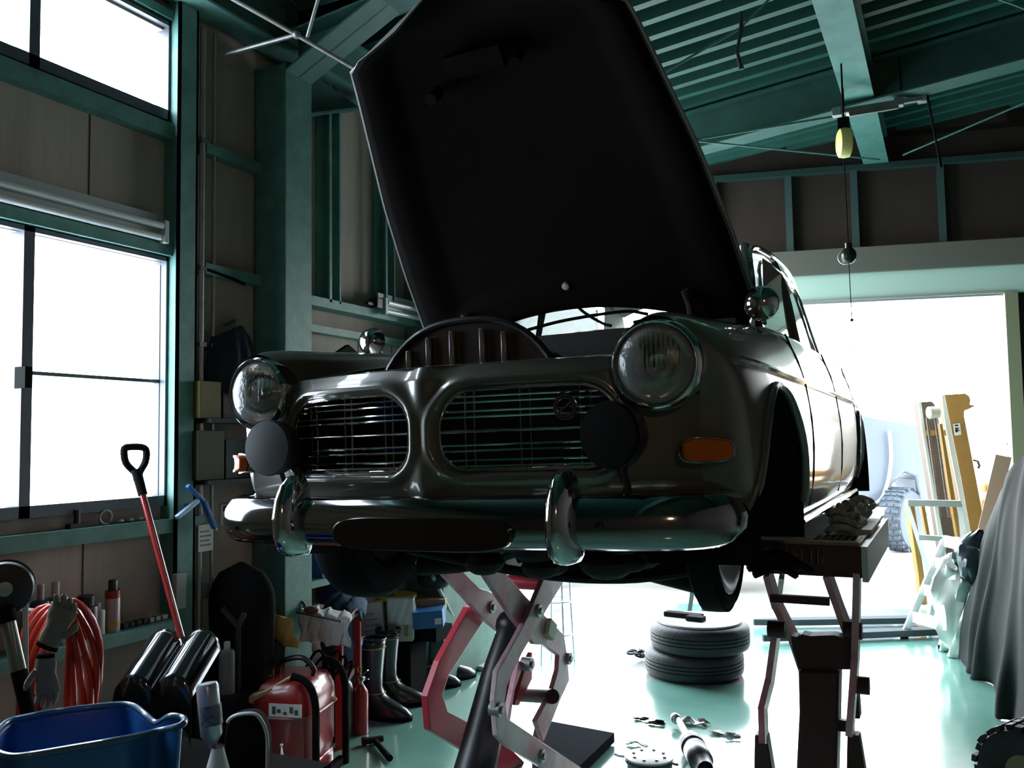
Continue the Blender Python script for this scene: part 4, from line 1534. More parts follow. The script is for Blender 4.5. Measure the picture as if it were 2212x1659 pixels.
MB().prism([dpt(*q_, 7.9) for q_ in [(1962, 1092), (1976, 1092), (1996, 1235), (2004, 1305), (1990, 1305), (1984, 1240)]], FWV * .08).build('outer_rail', M['mast'], fk, smooth=0, bevel=.004)
MB().prism([dpt(*q_, 7.95) for q_ in [(1990, 1092), (1998, 1092), (2010, 1160), (2003, 1160)]], FWV * .05).build('outer_rail', M['mast'], fk, smooth=0)
MB().tube([dpt(2103, 994, 7.9), dpt(2112, 996, 7.9), dpt(2116, 1006, 7.9), dpt(2113, 1012, 7.9)], .012, 6).build('hose_hook', M['mastdk'], fk)
MB().prism([dpt(*q_, 7.99) for q_ in [(2059, 916), (2073, 914), (2076, 939), (2062, 941)]], FWV * -.004).build('warning_label', M['paper'], fk, smooth=0)
lbm = MB()
for q_ in [((2063, 919), (2070, 922)), ((2064, 925), (2072, 927)), ((2064, 930), (2069, 937)), ((2070, 930), (2073, 932))]:
    a, b = dpt(*q_[0], 7.984), dpt(*q_[1], 7.984)
    lbm.bar(a, V((b.x, b.y, a.z)), .004, abs(b.z - a.z))
lbm.build('label_print', M['matblack'], fk, smooth=0)
MB().box((.15, .35, .1), (.9, 1.6, .9)).box((.2, 1.4, .3), (.85, 1.9, 1.0)).build('chassis', M['mast'], fk, bevel=.05, **L)
for sx_ in (.05, .85):
    MB().cyl((sx_, .4, .25), (sx_ + .15, .4, .25), .25, n=28).build('front_tyre', M['rubber'], fk, **L)
for k, ((xa, ya), (xb, yb)) in enumerate((((1628, 1350), (1990, 1344)), ((1648, 1385), (2050, 1368)))):
    a, b = at_z(xa, ya, .02), at_z(xb, yb, .02)
    dd = (b - a).normalized(); sd = V((-dd.y, dd.x, 0)) * .055
    m_ = a.lerp(b, .25)
    MB().prism([a - sd * .25, m_ - sd, b - sd, b + sd, m_ + sd, a + sd * .25], (0, 0, .045)).build('fork_tine', mat('fork_steel', (.05, .06, .07), .8), fk, smooth=0)

# steel pipe trestle
tr_ = thing('pipe_trestle', 'white pipe trestle in front of the forklift mast, behind the stepladder', 'trestle', (at_z(2040, 1335).x, at_z(2040, 1335).y, 0))
def dz(x, y, d): return at_d(x, y, d)
a1, b1_ = dz(1958, 1086, 7.0), dz(2073, 1088, 7.0)
a2, b2 = dz(2044, 1360, 6.9), dz(2098, 1360, 6.9)
a2.z = b2.z = 0
MB().bar(a1, b1_, .055, .05).build('top_rail', M['white'], tr_, smooth=0)
MB().bar(a1, a2, .03, .03).build('leg', M['white'], tr_, smooth=0)
MB().bar(b1_, b2, .035, .035).build('leg', M['white'], tr_, smooth=0)
MB().bar(a1.lerp(a2, .28), b1_.lerp(b2, .30), .05, .04).build('cross_rail', M['white'], tr_, smooth=0)
MB().bar(a1.lerp(a2, .52), b1_.lerp(b2, .52), .03, .03).build('cross_rail', M['white'], tr_, smooth=0)

# aluminium stepladder
sl = thing('stepladder', 'aluminium stepladder standing on the green floor in the door opening', 'ladder', at_z(1995, 1388))
f1, f2 = at_z(1953, 1378), at_z(2035, 1402)
t1_, t2_ = dz(2040, 1168, 6.55), dz(2090, 1180, 6.3)
for a, b in ((f1, t1_), (f2, t2_)):
    MB().bar(a + V((0, 0, .02)), b, .05, .022, up=FWV).build('rail', M['alu'], sl, smooth=0, bevel=.003)
    MB().box(a + V((-.025, -.02, 0)), a + V((.03, .02, .03))).build('rubber_foot', M['matblack'], sl, smooth=0)
r1, r2 = at_z(2006, 1362), at_z(2076, 1385)
for a, b in ((r1, t1_), (r2, t2_)):
    MB().bar(a, b, .035, .02, up=FWV).build('rear_rail', M['alu'], sl, smooth=0)
for t in (.22, .5, .78, 1.0):
    MB().bar(f1.lerp(t1_, t), f2.lerp(t2_, t), .03, .08, up=(0, 0, 1)).build('step', M['alu'], sl, smooth=0)

# tarpaulin over a machine
M['tarp'] = mat('silver_green_tarpaulin', (.015, .020, .019), .8, .0, var=.25, vs=3, bump=.25, bs=7, ior=1.3)
hem = [at_z(*q_) for q_ in [(2036, 1402), (2058, 1415), (2080, 1436), (2100, 1452), (2122, 1470), (2145, 1490), (2165, 1540), (2200, 1565), (2240, 1640), (2300, 1750)]]
ridge = [at_d(*q_) for q_ in [(2135, 1215, 5.75), (2150, 1110, 5.6), (2158, 1062, 5.4), (2170, 1040, 5.1), (2190, 1010, 4.9), (2206, 985, 4.7), (2230, 985, 4.5), (2260, 985, 4.2), (2300, 990, 4.0), (2360, 1000, 3.8)]]
hs, rs_ = spline(hem, 8), spline(ridge, 8)
rows = []
nn = 26
for k in range(nn + 1):
    t = k / nn
    row = []
    for j, (a, b) in enumerate(zip(rs_, hs)):
        p = a.lerp(b, t)
        bow = math.sin(t * math.pi) * .06
        fold = .07 * t ** .5 * (math.exp(-((j - 20 - 4 * t) / 2.6) ** 2) + math.exp(-((j - 33 + 3 * t) / 2.2) ** 2) + math.exp(-((j - 46 - 5 * t) / 3) ** 2) + .6 * math.exp(-((j - 58) / 3) ** 2)) + .05 * noise.noise(V((j * .12, t * 3, 1.7)))
        p = p + V((.75, .66, 0)) * (bow * -.4) + V((-.66, -.75, 0)) * fold
        p.z = max(p.z, .005)
        row.append(p)
    rows.append(row)
top_ = []
for k in (1, .66, .33):
    top_.append([a + V((.9 * k, .15 * k, -.25 * k * k)) for a in rs_])
tq = MB().grid(top_ + rows)
tp_ = tq.build('tarpaulin', M['tarp'], solid=.004, smooth=60, label='grey-green tarpaulin draped over a machine at the right edge', cat='tarpaulin')
# clear plastic sheet at its left
hem2 = [at_z(*q_) for q_ in [(2030, 1400), (2048, 1412), (2070, 1430)]]
rid2 = [at_d(*q_) for q_ in [(2048, 1212, 5.95), (2085, 1250, 5.85), (2125, 1225, 5.8)]]
rows = []
for k in range(15):
    t = k / 14
    rows.append([a.lerp(b, t) + V((-.03, -.03, 0)) * math.sin(j * .9 + t * 4) for j, (a, b) in enumerate(zip(spline(rid2, 8), spline(hem2, 8)))])
for r in rows:
    for q_ in r:
        q_.z = max(q_.z, .006)
MB().grid(rows).build('plastic_sheet', mat('pale_plastic', (.45, .5, .48), .3, coat=.3), solid=.003, label='pale plastic sheet hanging to the floor left of the tarpaulin', cat='sheet')
# black bag
p = at_d(2106, 1205, 5.75)
bg = MB()
rows = []
for k in range(13):
    a = -math.pi / 2 + math.pi * k / 12
    rows.append([p + RTV * (math.cos(a) * math.cos(t) * .13) + FWV * (math.cos(a) * math.sin(t) * .11) + V((0, 0, math.sin(a) * .155)) + V((1, 1, 1)) * (.045 * noise.noise(V((math.cos(t) * 1.7, math.sin(t) * 1.7, a * 1.7)))) for t in [2 * math.pi * i / 24 for i in range(24)]])
bg.grid(rows, closed_u=True)
bg.build('bin_bag', mat('black_polythene', (.03, .045, .055), .25, coat=.5, bump=.5, bs=9), label='bulging black plastic bag resting on pale bags left of the tarpaulin', cat='bag')
q_ = at_d(2085, 1290, 5.9)
wb = MB()
rows = []
for k in range(13):
    a = -math.pi / 2 + math.pi * k / 12
    rows.append([V((q_.x, q_.y, .36)) + RTV * (math.cos(a) * math.cos(t) * .17) + FWV * (math.cos(a) * math.sin(t) * .12 + .1) + V((0, 0, math.sin(a) * .34)) + V((1, 1, 0)) * (.05 * noise.noise(V((math.cos(t) * 2.2, math.sin(t) * 2.2, a * 3)))) for t in [2 * math.pi * i / 24 for i in range(24)]])
wb.grid(rows, closed_u=True).build('refuse_sack', M['white'], label='tall pale plastic sack standing under the black bag, beside the stepladder', cat='sack')
lb_ = MB().bar(at_d(2168, 985, 6.3), at_d(2120, 1185, 6.4), .10, .03).build('plank', mat('pinkish_plank', (.45, .30, .20), .7), smooth=0, label='pinkish wooden plank leaning behind the tarpaulin', cat='plank')

# knobbly tyre at the bottom right corner
p, d = gz(2222, 1720)
p = at_d(2226, 1640, 3.45)
kt = thing('knobbly_tyre', 'knobbly black off-road tyre in the bottom right corner', 'tyre', (p.x, p.y, 0))
r = max(.16, p.z)
rr_ = .185
MB().lathe((0, 0, rr_), RTV * .8 + FWV * .6, [(.07, -.06), (.13, -.09), (.165, -.085), (.175, -.05), (.178, 0), (.175, .05), (.165, .085), (.13, .09), (.07, .06)], 40).build('tyre_body', M['rubber'], kt, **L)
kn = MB()
ax_ = (RTV * .8 + FWV * .6).normalized()
e1 = V((0, 0, 1)); e2 = ax_.cross(e1)
for i in range(26):
    a = 2 * math.pi * i / 26
    rd = e1 * math.cos(a) + e2 * math.sin(a)
    tg = e2 * math.cos(a) - e1 * math.sin(a)
    for w_ in (-.06, 0, .06):
        kn.obox(V((0, 0, rr_)) + rd * .176 + ax_ * (w_ + (.01 if i % 2 else -.01)), ax_ * .022, tg * .013, rd * .009)
kn.build('tread_blocks', M['rubber'], kt, smooth=0, **L)
MB().lathe((0, 0, rr_), ax_, [(0, -.05), (.08, -.06), (.08, .06), (0, .05)], 24).build('wheel_hub', mat('tan_hub', (.30, .26, .16), .6), kt, **L)
kt.location.z = max(0.0, p.z - rr_)
kt.location.z = 0.0

# ---- grey-blue off-roader outside
sv = thing('off_road_car', 'pale grey-blue off-road car parked outside beyond the saloon, chunky front tyre', 'car', at_z(1900, 1190))
o0 = at_z(1945, 1183)
def sp(px, py, d=11.6): return at_d(px, py, d)
bd_ = [sp(*q_) for q_ in [(1640, 1112), (1640, 900), (1700, 890), (1830, 885), (1900, 900), (1990, 915), (2075, 940), (2085, 1050), (2060, 1085), (1985, 1085), (1978, 1030), (1955, 1020), (1930, 1045), (1915, 1095), (1830, 1118)]]
MB().prism(bd_, FWV * 1.6).build('body', M['suv'], sv, bevel=.04)
for ang0, (cx, cy) in ((0, (1947, 1112)), (0, (1640, 1120))):
    c_ = sp(cx, cy, 11.55); c_.z = .40
    w_ = MB().lathe(c_, FWV * -1 + RTV * .9, [(.20, -.16), (.36, -.15), (.40, -.10), (.405, 0), (.40, .10), (.36, .15), (.20, .16), (.0, .1)], 36)
    axw = (FWV * -1 + RTV * .9).normalized(); e2 = axw.cross(V((0, 0, 1)))
    for i in range(30):
        a = 2 * math.pi * i / 30
        rd = V((0, 0, 1)) * math.cos(a) + e2 * math.sin(a)
        tg = e2 * math.cos(a) - V((0, 0, 1)) * math.sin(a)
        for k in (-.09, 0, .09):
            w_.obox(c_ + rd * .405 + axw * (k + (.03 if i % 2 else 0)), axw * .035, tg * .02, rd * .012)
    w_.build('off_road_tyre', mat('grey_rubber', (.05, .065, .08), .7), sv)
MB().tube(spline([sp(1921, 930, 11.56), sp(1925, 990, 11.56), sp(1915, 1050, 11.56), sp(1895, 1085, 11.56), sp(1840, 1100, 11.56), sp(1800, 1106, 11.56)], 5), .022, 6).build('door_seam', mat('pale_seam', (.6, .66, .72), .4), sv)
MB().bar(sp(1770, 1126, 11.5), sp(1900, 1124, 11.5), .07, .10).build('side_step', M['matblack'], sv, smooth=0)
MB().bar(sp(1888, 1105, 11.4), sp(1915, 1103, 11.4), .15, .1).build('mud_flap', M['white'], sv, smooth=0)
MB().bar(sp(1804, 1080, 11.58), sp(1804, 1094, 11.58), .05, .02).build('fuel_cap', M['matblack'], sv, smooth=0)

# ---- pale car parked across the yard on the left
c0 = at_z(1430, 1288) - FWN * .12
pc = thing('parked_car', 'pale car parked sideways in the yard, seen only underneath the raised saloon', 'car', c0)
ax_c = FWD.copy(); nc = V((-ax_c.y, ax_c.x, 0))
def cc(u, v, z): return c0 + ax_c * u + nc * v + V((0, 0, z))
out = [(-1.9, .28), (-1.95, .6), (-1.3, .75), (-.75, 1.12), (.5, 1.12), (1.0, .78), (1.65, .68), (1.7, .3)]
MB().prism([cc(u, .1, z) for u, z in out], nc * 1.5).build('body', mat('pale_silver_paint', (.55, .55, .53), .35, .3, coat=.5), pc, bevel=.05)
for u in (-1.25, .32, ):
    MB().lathe(cc(u, .2, .29), -nc, [(.0, -.0), (.19, .0), (.2, .03), (.27, .04), (.29, 0), (.29, -.1), (.26, -.14)], 32).build('tyre', mat('grey_rubber2', (.06, .08, .11), .7), pc)
for k in range(8):
    MB().bar(cc(-.5 + k * .05, .1, .22), cc(-.62 + k * .05, .13, .30), .012, .01).build('sill_rib', M['galv'], pc, smooth=0)

# ---- red-lit car at far right, hedge trees, wall and wire
rc = thing('parked_van', 'white van with red tail lamps parked far out at the right edge', 'van', at_d(2185, 1090, 16).to_2d().to_3d())
c0 = at_d(2200, 1000, 16)
MB().prism([at_d(2146, 1090, 16), at_d(2146, 940, 16), at_d(2160, 900, 16), at_d(2300, 900, 16), at_d(2300, 1090, 16)], FWV * 2).build('body', M['white'], rc, bevel=.05)
MB().prism([at_d(2152, 1020, 15.98), at_d(2167, 1018, 15.98), at_d(2165, 1040, 15.98), at_d(2152, 1042, 15.98)], FWV * -.03).build('tail_lamp', mat('tail_red', (.8, .02, .06), .3), rc, smooth=0)
MB().prism([at_d(2152, 1056, 15.98), at_d(2160, 1055, 15.98), at_d(2156, 1066, 15.98), at_d(2151, 1068, 15.98)], FWV * -.03).build('tail_lamp', MATS['tail_red'], rc, smooth=0)
MB().prism([at_d(2172, 958, 15.98), at_d(2205, 950, 15.98), at_d(2205, 958, 15.98), at_d(2180, 962, 15.98)], FWV * -.03).build('rear_window', M['matblack'], rc, smooth=0)
MB().prism([at_d(2178, 975, 15.98), at_d(2200, 970, 15.98), at_d(2196, 990, 15.98), at_d(2176, 1000, 15.98)], FWV * -.03).build('window', M['matblack'], rc, smooth=0)

leafm = mat('sunlit_leaves', (.19, .23, .16), .7, var=.3)
trunkm = mat('trunk', (.3, .26, .2), .9)


def tree(px, top, h, d, r, lab, seed, crown_lo=.35):
    random.seed(seed)
    b0 = at_d(px, 1000, d); b0.z = -.02
    H = at_d(px, top, d).z
    t = thing('garden_tree', lab, 'tree', b0, group='trees beyond the yard')
    MB().tube([(0, 0, 0), (.1, 0, H * .5), (0, .1, H * .85)], [.10, .07, .03], 8).build('trunk', trunkm, t, **L)
    mb = MB()
    for k in range(260):
        a, e = random.uniform(0, 6.283), random.uniform(-1, 1)
        rad = r * random.uniform(.3, 1)
        cl = 3.2 * noise.noise(V((math.cos(a) * 1.5, math.sin(a) * 1.5, e * 2 + seed)))
        if cl < -.1:
            continue
        c_ = V((math.cos(a) * rad * math.sqrt(1 - e * e), math.sin(a) * rad * math.sqrt(1 - e * e), H * (crown_lo + (1 - crown_lo) / 2) + e * H * (1 - crown_lo) / 2))
        u = V((random.uniform(-1, 1), random.uniform(-1, 1), random.uniform(-1, 1))).normalized()
        v = u.cross(V((random.uniform(-1, 1), 1, .3))).normalized()
        s = .11
        mb.add([c_ - u * s, c_ + v * s * .5, c_ + u * s, c_ - v * s * .5], [(0, 1, 2, 3)])
    mb.build('foliage', leafm, t, smooth=0, **L)


tree(1862, 740, 4, 17, .9, 'pale leafy tree beyond the yard nearest the saloon roof', 2)
tree(2010, 720, 4, 24, 1.3, 'pale leafy tree far beyond the yard, above the forklift mast', 5, .5)
tree(2140, 760, 4, 26, 1.2, 'pale leafy tree far off beside the right door post', 8, .5)
wire = MB().tube([at_d(1500, 715, 19), at_d(1730, 698, 20), at_d(1950, 688, 21), at_d(2120, 684, 22), at_d(2500, 676, 24)], .02, 5)
wire.build('overhead_wire', M['grey'], label='thin overhead wire crossing the white sky in the doorway', cat='wire')
gp = MB().prism([at_d(1967, 905, 14), at_d(1976, 905, 14), at_d(1980, 1000, 14), at_d(1972, 1000, 14)], FWV * .2)
o_ = at_d(1975, 1000, 14)
g2_ = MB().box((o_.x - .05, o_.y, -.02), (o_.x + .05, o_.y + .1, at_d(1970, 905, 14).z)).build('gate_post', mat('pale_teal_post', (.35, .5, .45), .6), smooth=0, label='pale teal gate post out in the yard left of the mast', cat='post')

# ================================================================ HANGING FROM THE ROOF
hb = thing('light_track', 'slim strip lamp holder hanging level under the roof beam near the door', 'lamp', at_d(1900, 228, 6.0))
a, b = at_d(1808, 243, 6.0), at_d(1992, 213, 6.2)
MB().bar(a, b, .05, .03).build('track', M['galv'], hb, smooth=0)
for t in (.08, .75):
    c_ = a.lerp(b, t)
    MB().bar(c_, V((c_.x, c_.y, roof_z(c_.x) + .02)), .008, .008).build('hanger', M['matblack'], hb, smooth=0)
for t in (.0, .72, 1.0):
    c_ = a.lerp(b, t)
    MB().obox(c_, (.03, 0, 0), (0, .03, 0), (0, 0, .028)).build('clamp', M['steel'], hb, bevel=.003)
MB().bar(a.lerp(b, .12) - V((0, 0, .03)), a.lerp(b, .7) - V((0, 0, .03)), .03, .025).build('tube_lamp', M['galv'], hb, smooth=0)
c_ = at_d(1822, 262, 5.6)
yl = thing('cable_reel', 'yellow retracting cable reel hanging from the roof beam', 'cable reel', c_)
MB().tube([(0, 0, 0), (0, 0, roof_z(c_.x) - c_.z + .02)], .006, 6).build('hanger', M['matblack'], yl, **L)
MB().box((-.035, -.03, -.06), (.035, .03, .02)).build('reel_bracket', M['matblack'], yl, bevel=.004, **L)
MB().lathe((0, 0, -.14), (1, .3, 0), [(0, -.04), (.07, -.04), (.09, -.03), (.095, 0), (.09, .03), (.07, .04), (0, .04)], 28).build('reel_case', mat('pale_yellow_case', (.75, .68, .22), .45), yl, **L)
c_ = at_d(1833, 552, 6.4)
hk = thing('pulley_block', 'small dark pulley block hanging on a rod in front of the shutter box', 'pulley', c_)
MB().tube([(0, 0, .05), (-.01, 0, roof_z(c_.x) - c_.z)], .005, 6).build('rod', M['matblack'], hk, **L)
MB().ball((0, 0, 0), .055, 16, 10, (1, .8, 1.15)).cyl((0, 0, .03), (0, 0, .09), .025).build('block_body', mat('dark_glossy_metal', (.03, .035, .03), .15, .6), hk, **L)
MB().tube([(math.cos(t) * .05 - .02, 0, math.sin(t) * .05 - .01) for t in [2 * math.pi * i / 20 for i in range(20)]], .006, 6, closed=True).build('ring', M['galv'], hk, **L)
MB().tube([(0, 0, -.06), (.005, 0, -.46)], .003, 6).ball((.005, 0, -.47), .012, 8, 6).build('pull_cord', M['matblack'], hk, **L)
a, b = at_d(2000, 192, 6.2), at_d(2033, 362, 6.0)
MB().tube([a, a.lerp(b, .7), b], [.009, .007, .012], 8).build('hanging_rod', M['matblack'], label='thin dark rod hanging from the right end of the strip lamp holder', cat='rod')
a = at_d(1602, 62, 5.0)
MB().tube([a + V((0, 0, .1)), a, at_d(1592, 110, 5.0), at_d(1602, 150, 5.0)], [.008, .014, .008, .016], 8).build('hook', M['black'], label='dark hook hanging under the ribbed roof deck near the bonnet edge', cat='hook')
br = thing('roof_brace', 'crossed thin steel brace rods under the roof, right of the bonnet', 'brace')
MB().tube([at_d(1425, 162, 5.0), at_d(1600, 60, 5.1), at_d(1680, -20, 5.2)], .008, 6).build('brace_rod', M['teal'], br)
MB().tube([at_d(1440, 312, 5.9), at_d(1800, 252, 6.1)], .009, 6).build('brace_rod', M['teal'], br)
MB().tube([at_d(1500, 304, 5.9), at_d(1900, 345, 7.4)], .007, 6).build('brace_rod', M['teal'], br)
MB().tube([at_d(1950, 335, 7.4), at_d(2230, 215, 6.9)], .007, 6).build('brace_rod', M['teal'], br)
MB().tube([at_d(2150, -5, 5.2), at_d(2230, 25, 5.4)], .007, 6).build('brace_rod', M['teal'], br)
bl = thing('roof_brace', 'steel conduit rods meeting at a joint under the roof, left of the bonnet', 'brace')
MB().tube([at_d(490, -10, 3.9), at_d(640, 75, 4.0), at_d(800, 168, 4.1)], .011, 8).build('brace_rod', M['galv'], bl)
MB().tube([at_d(640, 75, 4.0), at_d(485, 118, 4.15)], .010, 8).build('brace_rod', M['galv'], bl)
MB().tube([at_d(688, -5, 3.9), at_d(664, 80, 4.0)], .008, 8).build('brace_rod', M['galv'], bl)
MB().ball(at_d(640, 75, 4.0), .02, 10, 6).build('joint', M['galv'], bl)
# ================================================================ LEFT SIDE CLUTTER
def up_place(px, py, d):
    """spot for something whose foot shows at px, py at distance d"""
    return at_d(px, py, d)


def can(name, lab, cat, loc, r, h, m, cap=None, grp=None, caprh=(.5, .2), rz=0, band=None):
    t = thing(name, lab, cat, loc, rz, grp)
    hb_ = h * (1 - caprh[1]) if cap else h
    MB().lathe((0, 0, 0), (0, 0, 1), [(0, 0), (r, 0), (r, hb_ * .9), (r * .92, hb_ * .97), (r * .6, hb_), (0, hb_)], 20).build('can_body', m, t, **L)
    if cap:
        MB().lathe((0, 0, hb_), (0, 0, 1), [(r * caprh[0], 0), (r * caprh[0], h - hb_ - .004), (r * caprh[0] * .8, h - hb_), (0, h - hb_)], 16).build('cap', cap, t, **L)
    if band:
        MB().lathe((0, 0, hb_ * .25), (0, 0, 1), [(r * 1.01, 0), (r * 1.01, hb_ * .45)], 20).build('label_band', band, t, **L)
    return t


M['tubeglass'] = mat('milky_tube', (.80, .83, .83), .3, coat=.6)
M['fixture'] = mat('fixture_enamel', (.55, .60, .60), .35, coat=.5)
M['navy'] = mat('navy_cloth', (.012, .016, .03), .9, bump=.3, bs=20)
M['darkred'] = mat('dark_red_card', (.10, .015, .015), .7)
M['olive'] = mat('olive_card', (.12, .11, .03), .7)


def fluorescent(a, b, lab, n=2):
    """twin tube batten on the wall between a and b"""
    a, b = V(a), V(b)
    t = thing('strip_light', lab, 'lamp', a, group='strip lights on the left wall')
    d = b - a
    MB().bar((-.03, 0, 0), d + V((-.03, 0, 0)), .05, .05).build('lamp_housing', M['fixture'], t, smooth=0, bevel=.004, **L)
    MB().bar((-.035, 0, .045), d + V((-.035, 0, .045)), .012, .07).build('reflector', M['fixture'], t, smooth=0, **L)
    for dx, dz_ in ((.022, .018), (.012, -.032)):
        u = d.normalized()
        MB().cyl(u * .02 + V((dx, 0, dz_)), d - u * .02 + V((dx, 0, dz_)), .0145, n=14).build('lamp_tube', M['tubeglass'], t, **L)
    for e in (V((0, 0, 0)), d):
        MB().obox(e + V((.012, 0, -.005)), (.02, 0, 0), (0, .012, 0), (0, 0, .05)).build('lamp_holder', M['fixture'], t, bevel=.003, **L)
    return t


a = at_x(350, 500, XL + .06)
fluorescent((XL + .06, 1.50, a.z), (XL + .06, a.y, a.z), 'twin-tube strip light on the wall above the lower window')
a = at_x(826, 660, XL + .12)
fluorescent((XL + .12, a.y, a.z), (XL + .12, a.y + .62, a.z), 'short strip light on the girt behind the raised bonnet')
p = at_x(812, 655, XL + .12)
MB().box((p.x - .03, p.y - .03, p.z - .03), (p.x + .03, p.y + .03, p.z + .03)).box((p.x - .01, p.y - .10, p.z - .02), (p.x + .015, p.y - .03, p.z + .0)).build('junction_box', M['black'], smooth=0, bevel=.006, label='dark junction box at the left end of the strip light behind the bonnet', cat='electrical box')

for x, lab, r in ((434, 'pale conduit pipe running up the wall right of the window, left of the pair', .013), (460, 'thin conduit pipe running up the wall, right of the pair', .009)):
    y = at_x(x, 700, XL + .05).y
    c_ = thing('conduit_pipe', lab, 'pipe', (XL + .05, y, 0), group='conduit pipes on the wall')
    MB().tube([(0, 0, 0), (0, 0, .9), (0 if x > 440 else .004, 0, 1.5), (0, 0, 2.0), (0, 0, 3.45)], r, 8).build('pipe', M['galv'], c_, **L)
    for z in (1.95, 2.30, 2.9):
        MB().box((-.05, -.02, z), (r + .003, .02, z + .02)).build('pipe_clip', M['frame'], c_, smooth=0, **L)
y0 = at_x(445, 560, XL + .06).y
MB().tube([(XL + .06, y0, 2.31), (XL + .06, y0 + .18, 2.29), (XL + .05, y0 + .26, 2.28)], .008, 6).build('cable_run', M['matblack'], label='black cable run along the girt between the conduits and the column', cat='cable')

# dark coats hanging in the corner
def cloth(name, c, w_, h, dpt_, m, lab, cat, seed, axis=V((0, 1, 0)), taper=.75):
    random.seed(seed)
    nrm = V((-axis.y, axis.x, 0)) * -1
    rows = []
    for k in range(19):
        t = k / 18
        wd = w_ * (taper + (1 - taper) * min(1, t * 2)) * (1 + .08 * noise.noise(V((t * 4, seed, 0))))
        row = []
        for j in range(25):
            s = 2 * j / 24 - 1
            bulge = dpt_ * (1 - abs(s) ** 2.2) * (.5 + .5 * math.sin(min(1, t * 1.6) * math.pi / 2)) + .018 * math.sin(j * 1.3 + seed + t * 2.2) * t
            drop = .06 * w_ * abs(s) * (1 - t) * 3
            row.append(V(c) + axis * (s * wd / 2) + nrm * bulge + V((0, 0, -t * h - drop + .02 * noise.noise(V((s * 3, t * 3, seed))))))
        rows.append(row)
    return MB().grid(rows).build(name, m, solid=.006, label=lab, cat=cat, smooth=70)


p = at_x(500, 705, XL + .05)
cloth('work_coat', p, .34, .34, .10, M['navy'], 'dark work coat hanging on the wall between conduit and column', 'coat', 3)
MB().cyl((XL + .0, p.y, p.z + .01), (XL + .08, p.y, p.z + .03), .008).build('coat_peg', M['galv'], label='small metal peg above the dark work coat', cat='hook')

# shelf with parts boxes beside the column
za = at_x(480, 905, XL + .1).z
zb_ = at_x(480, 1035, XL + .1).z
ysh0, ysh1 = at_x(428, 905, XL + .1).y, 3.36
for z, lab in ((za, 'narrow dark wall shelf under the yellow box, beside the conduits'), (zb_, 'lower narrow dark wall shelf above the white switch plate')):
    MB().box((XL, ysh0 + .02, z - .02), (XL + .16, ysh1, z)).build('wall_shelf', M['under'], smooth=0, label=lab, cat='shelf', group='narrow shelves by the column')
bxs = [(432, 478, 822, .0, 'yellow', (.42, .36, .08), 'small mustard yellow box on the upper narrow shelf by the conduits'),
       (482, 540, 848, .0, 'dkred', (.09, .02, .02), 'dark red box on the upper narrow shelf next to the yellow one'),
       ]
for x0, x1, yt, _, nm, col, lab in bxs:
    a, b = at_x(x0, yt, XL + .13), at_x(x1, yt, XL + .13)
    o_ = MB().box((XL + .02, a.y, za + .001), (XL + .13, min(b.y, 3.34), a.z)).build('parts_box', mat('box_' + nm, tuple(c * .3 for c in col), .7, var=.2), smooth=0, bevel=.003, label=lab, cat='box', group='parts boxes on the shelves')
for x0, x1, yt, nm, col, lab in [(430, 485, 930, 'olive', (.10, .10, .04), 'olive brown box on the lower narrow shelf by the conduits'), (488, 540, 950, 'teal', (.02, .07, .07), 'dark teal box on the lower narrow shelf beside the saloon headlamp')]:
    a, b = at_x(x0, yt, XL + .13), at_x(x1, yt, XL + .13)
    MB().box((XL + .02, a.y, zb_ + .001), (XL + .13, min(b.y, 3.34), a.z)).build('parts_box', mat('box_' + nm, tuple(c * .3 for c in col), .7, var=.2), smooth=0, bevel=.003, label=lab, cat='box', group='parts boxes on the shelves')

# switch plate, tag cards, meter
a, b = at_x(478, 1090, XL + .012), at_x(494, 1133, XL + .012)
sw = MB().box((XL, a.y, b.z), (XL + .012, b.y + .02, a.z)).build('switch_plate', M['white'], smooth=0, bevel=.002, label='white switch plate with two black rockers on the wall left of the bumper', cat='switch')
ym, zm = (a.y + b.y) / 2, (a.z + b.z) / 2
for dz_ in (.028, -.022):
    MB().box((XL + .012, ym - .012, zm + dz_ - .012), (XL + .018, ym + .022, zm + dz_ + .012)).build('rocker', M['black'], sw, smooth=0)
a, b = at_x(429, 1135, XL + .09), at_x(460, 1188, XL + .09)
tg = MB().box((XL + .085, a.y, b.z), (XL + .09, b.y, a.z)).build('tag_card', M['paper'], smooth=0, label='pale printed card hanging on the wall under the blue clamp', cat='card')
for k in range(4):
    z = b.z + (a.z - b.z) * (.2 + .17 * k)
    MB().box((XL + .0902, a.y + .01, z), (XL + .0912, b.y - .012 - .01 * (k % 2), z + .008)).build('print_line', M['frame'], tg, smooth=0)
p = at_x(447, 1277, XL + .05)
MB().cyl((XL, p.y, p.z), (XL + .05, p.y, p.z), .035, n=24).build('round_gauge', mat('dim_glass', (.20, .26, .28), .2, coat=.6), label='small round pale gauge on the wall below the printed card', cat='gauge')
# blue clamp tool hung on the post
p = at_x(420, 1092, XL + .13)
bc = thing('clamp_tool', 'blue handled clamp hanging on the post right of the window', 'clamp', p)
MB().bar((0, -.10, -.045), (.0, .02, .02), .022, .018).build('jaw', mat('pale_blue_steel', (.35, .45, .60), .3, .5), bc, bevel=.003, **L)
MB().bar((0, -.04, .09), (.0, .07, .0), .022, .018).bar((.0, .05, .02), (0, .12, -.11), .024, .02).build('handle', M['blue'], bc, bevel=.004, **L)
MB().tube([(0, .06, .0), (0, .10, -.06), (0, .13, -.12)], .006, 6).build('spring_bar', M['steel'], bc, **L)
MB().cyl((-.12, .0, .0), (0.0, .0, .0), .008).build('mount_pin', M['steel'], bc, **L)

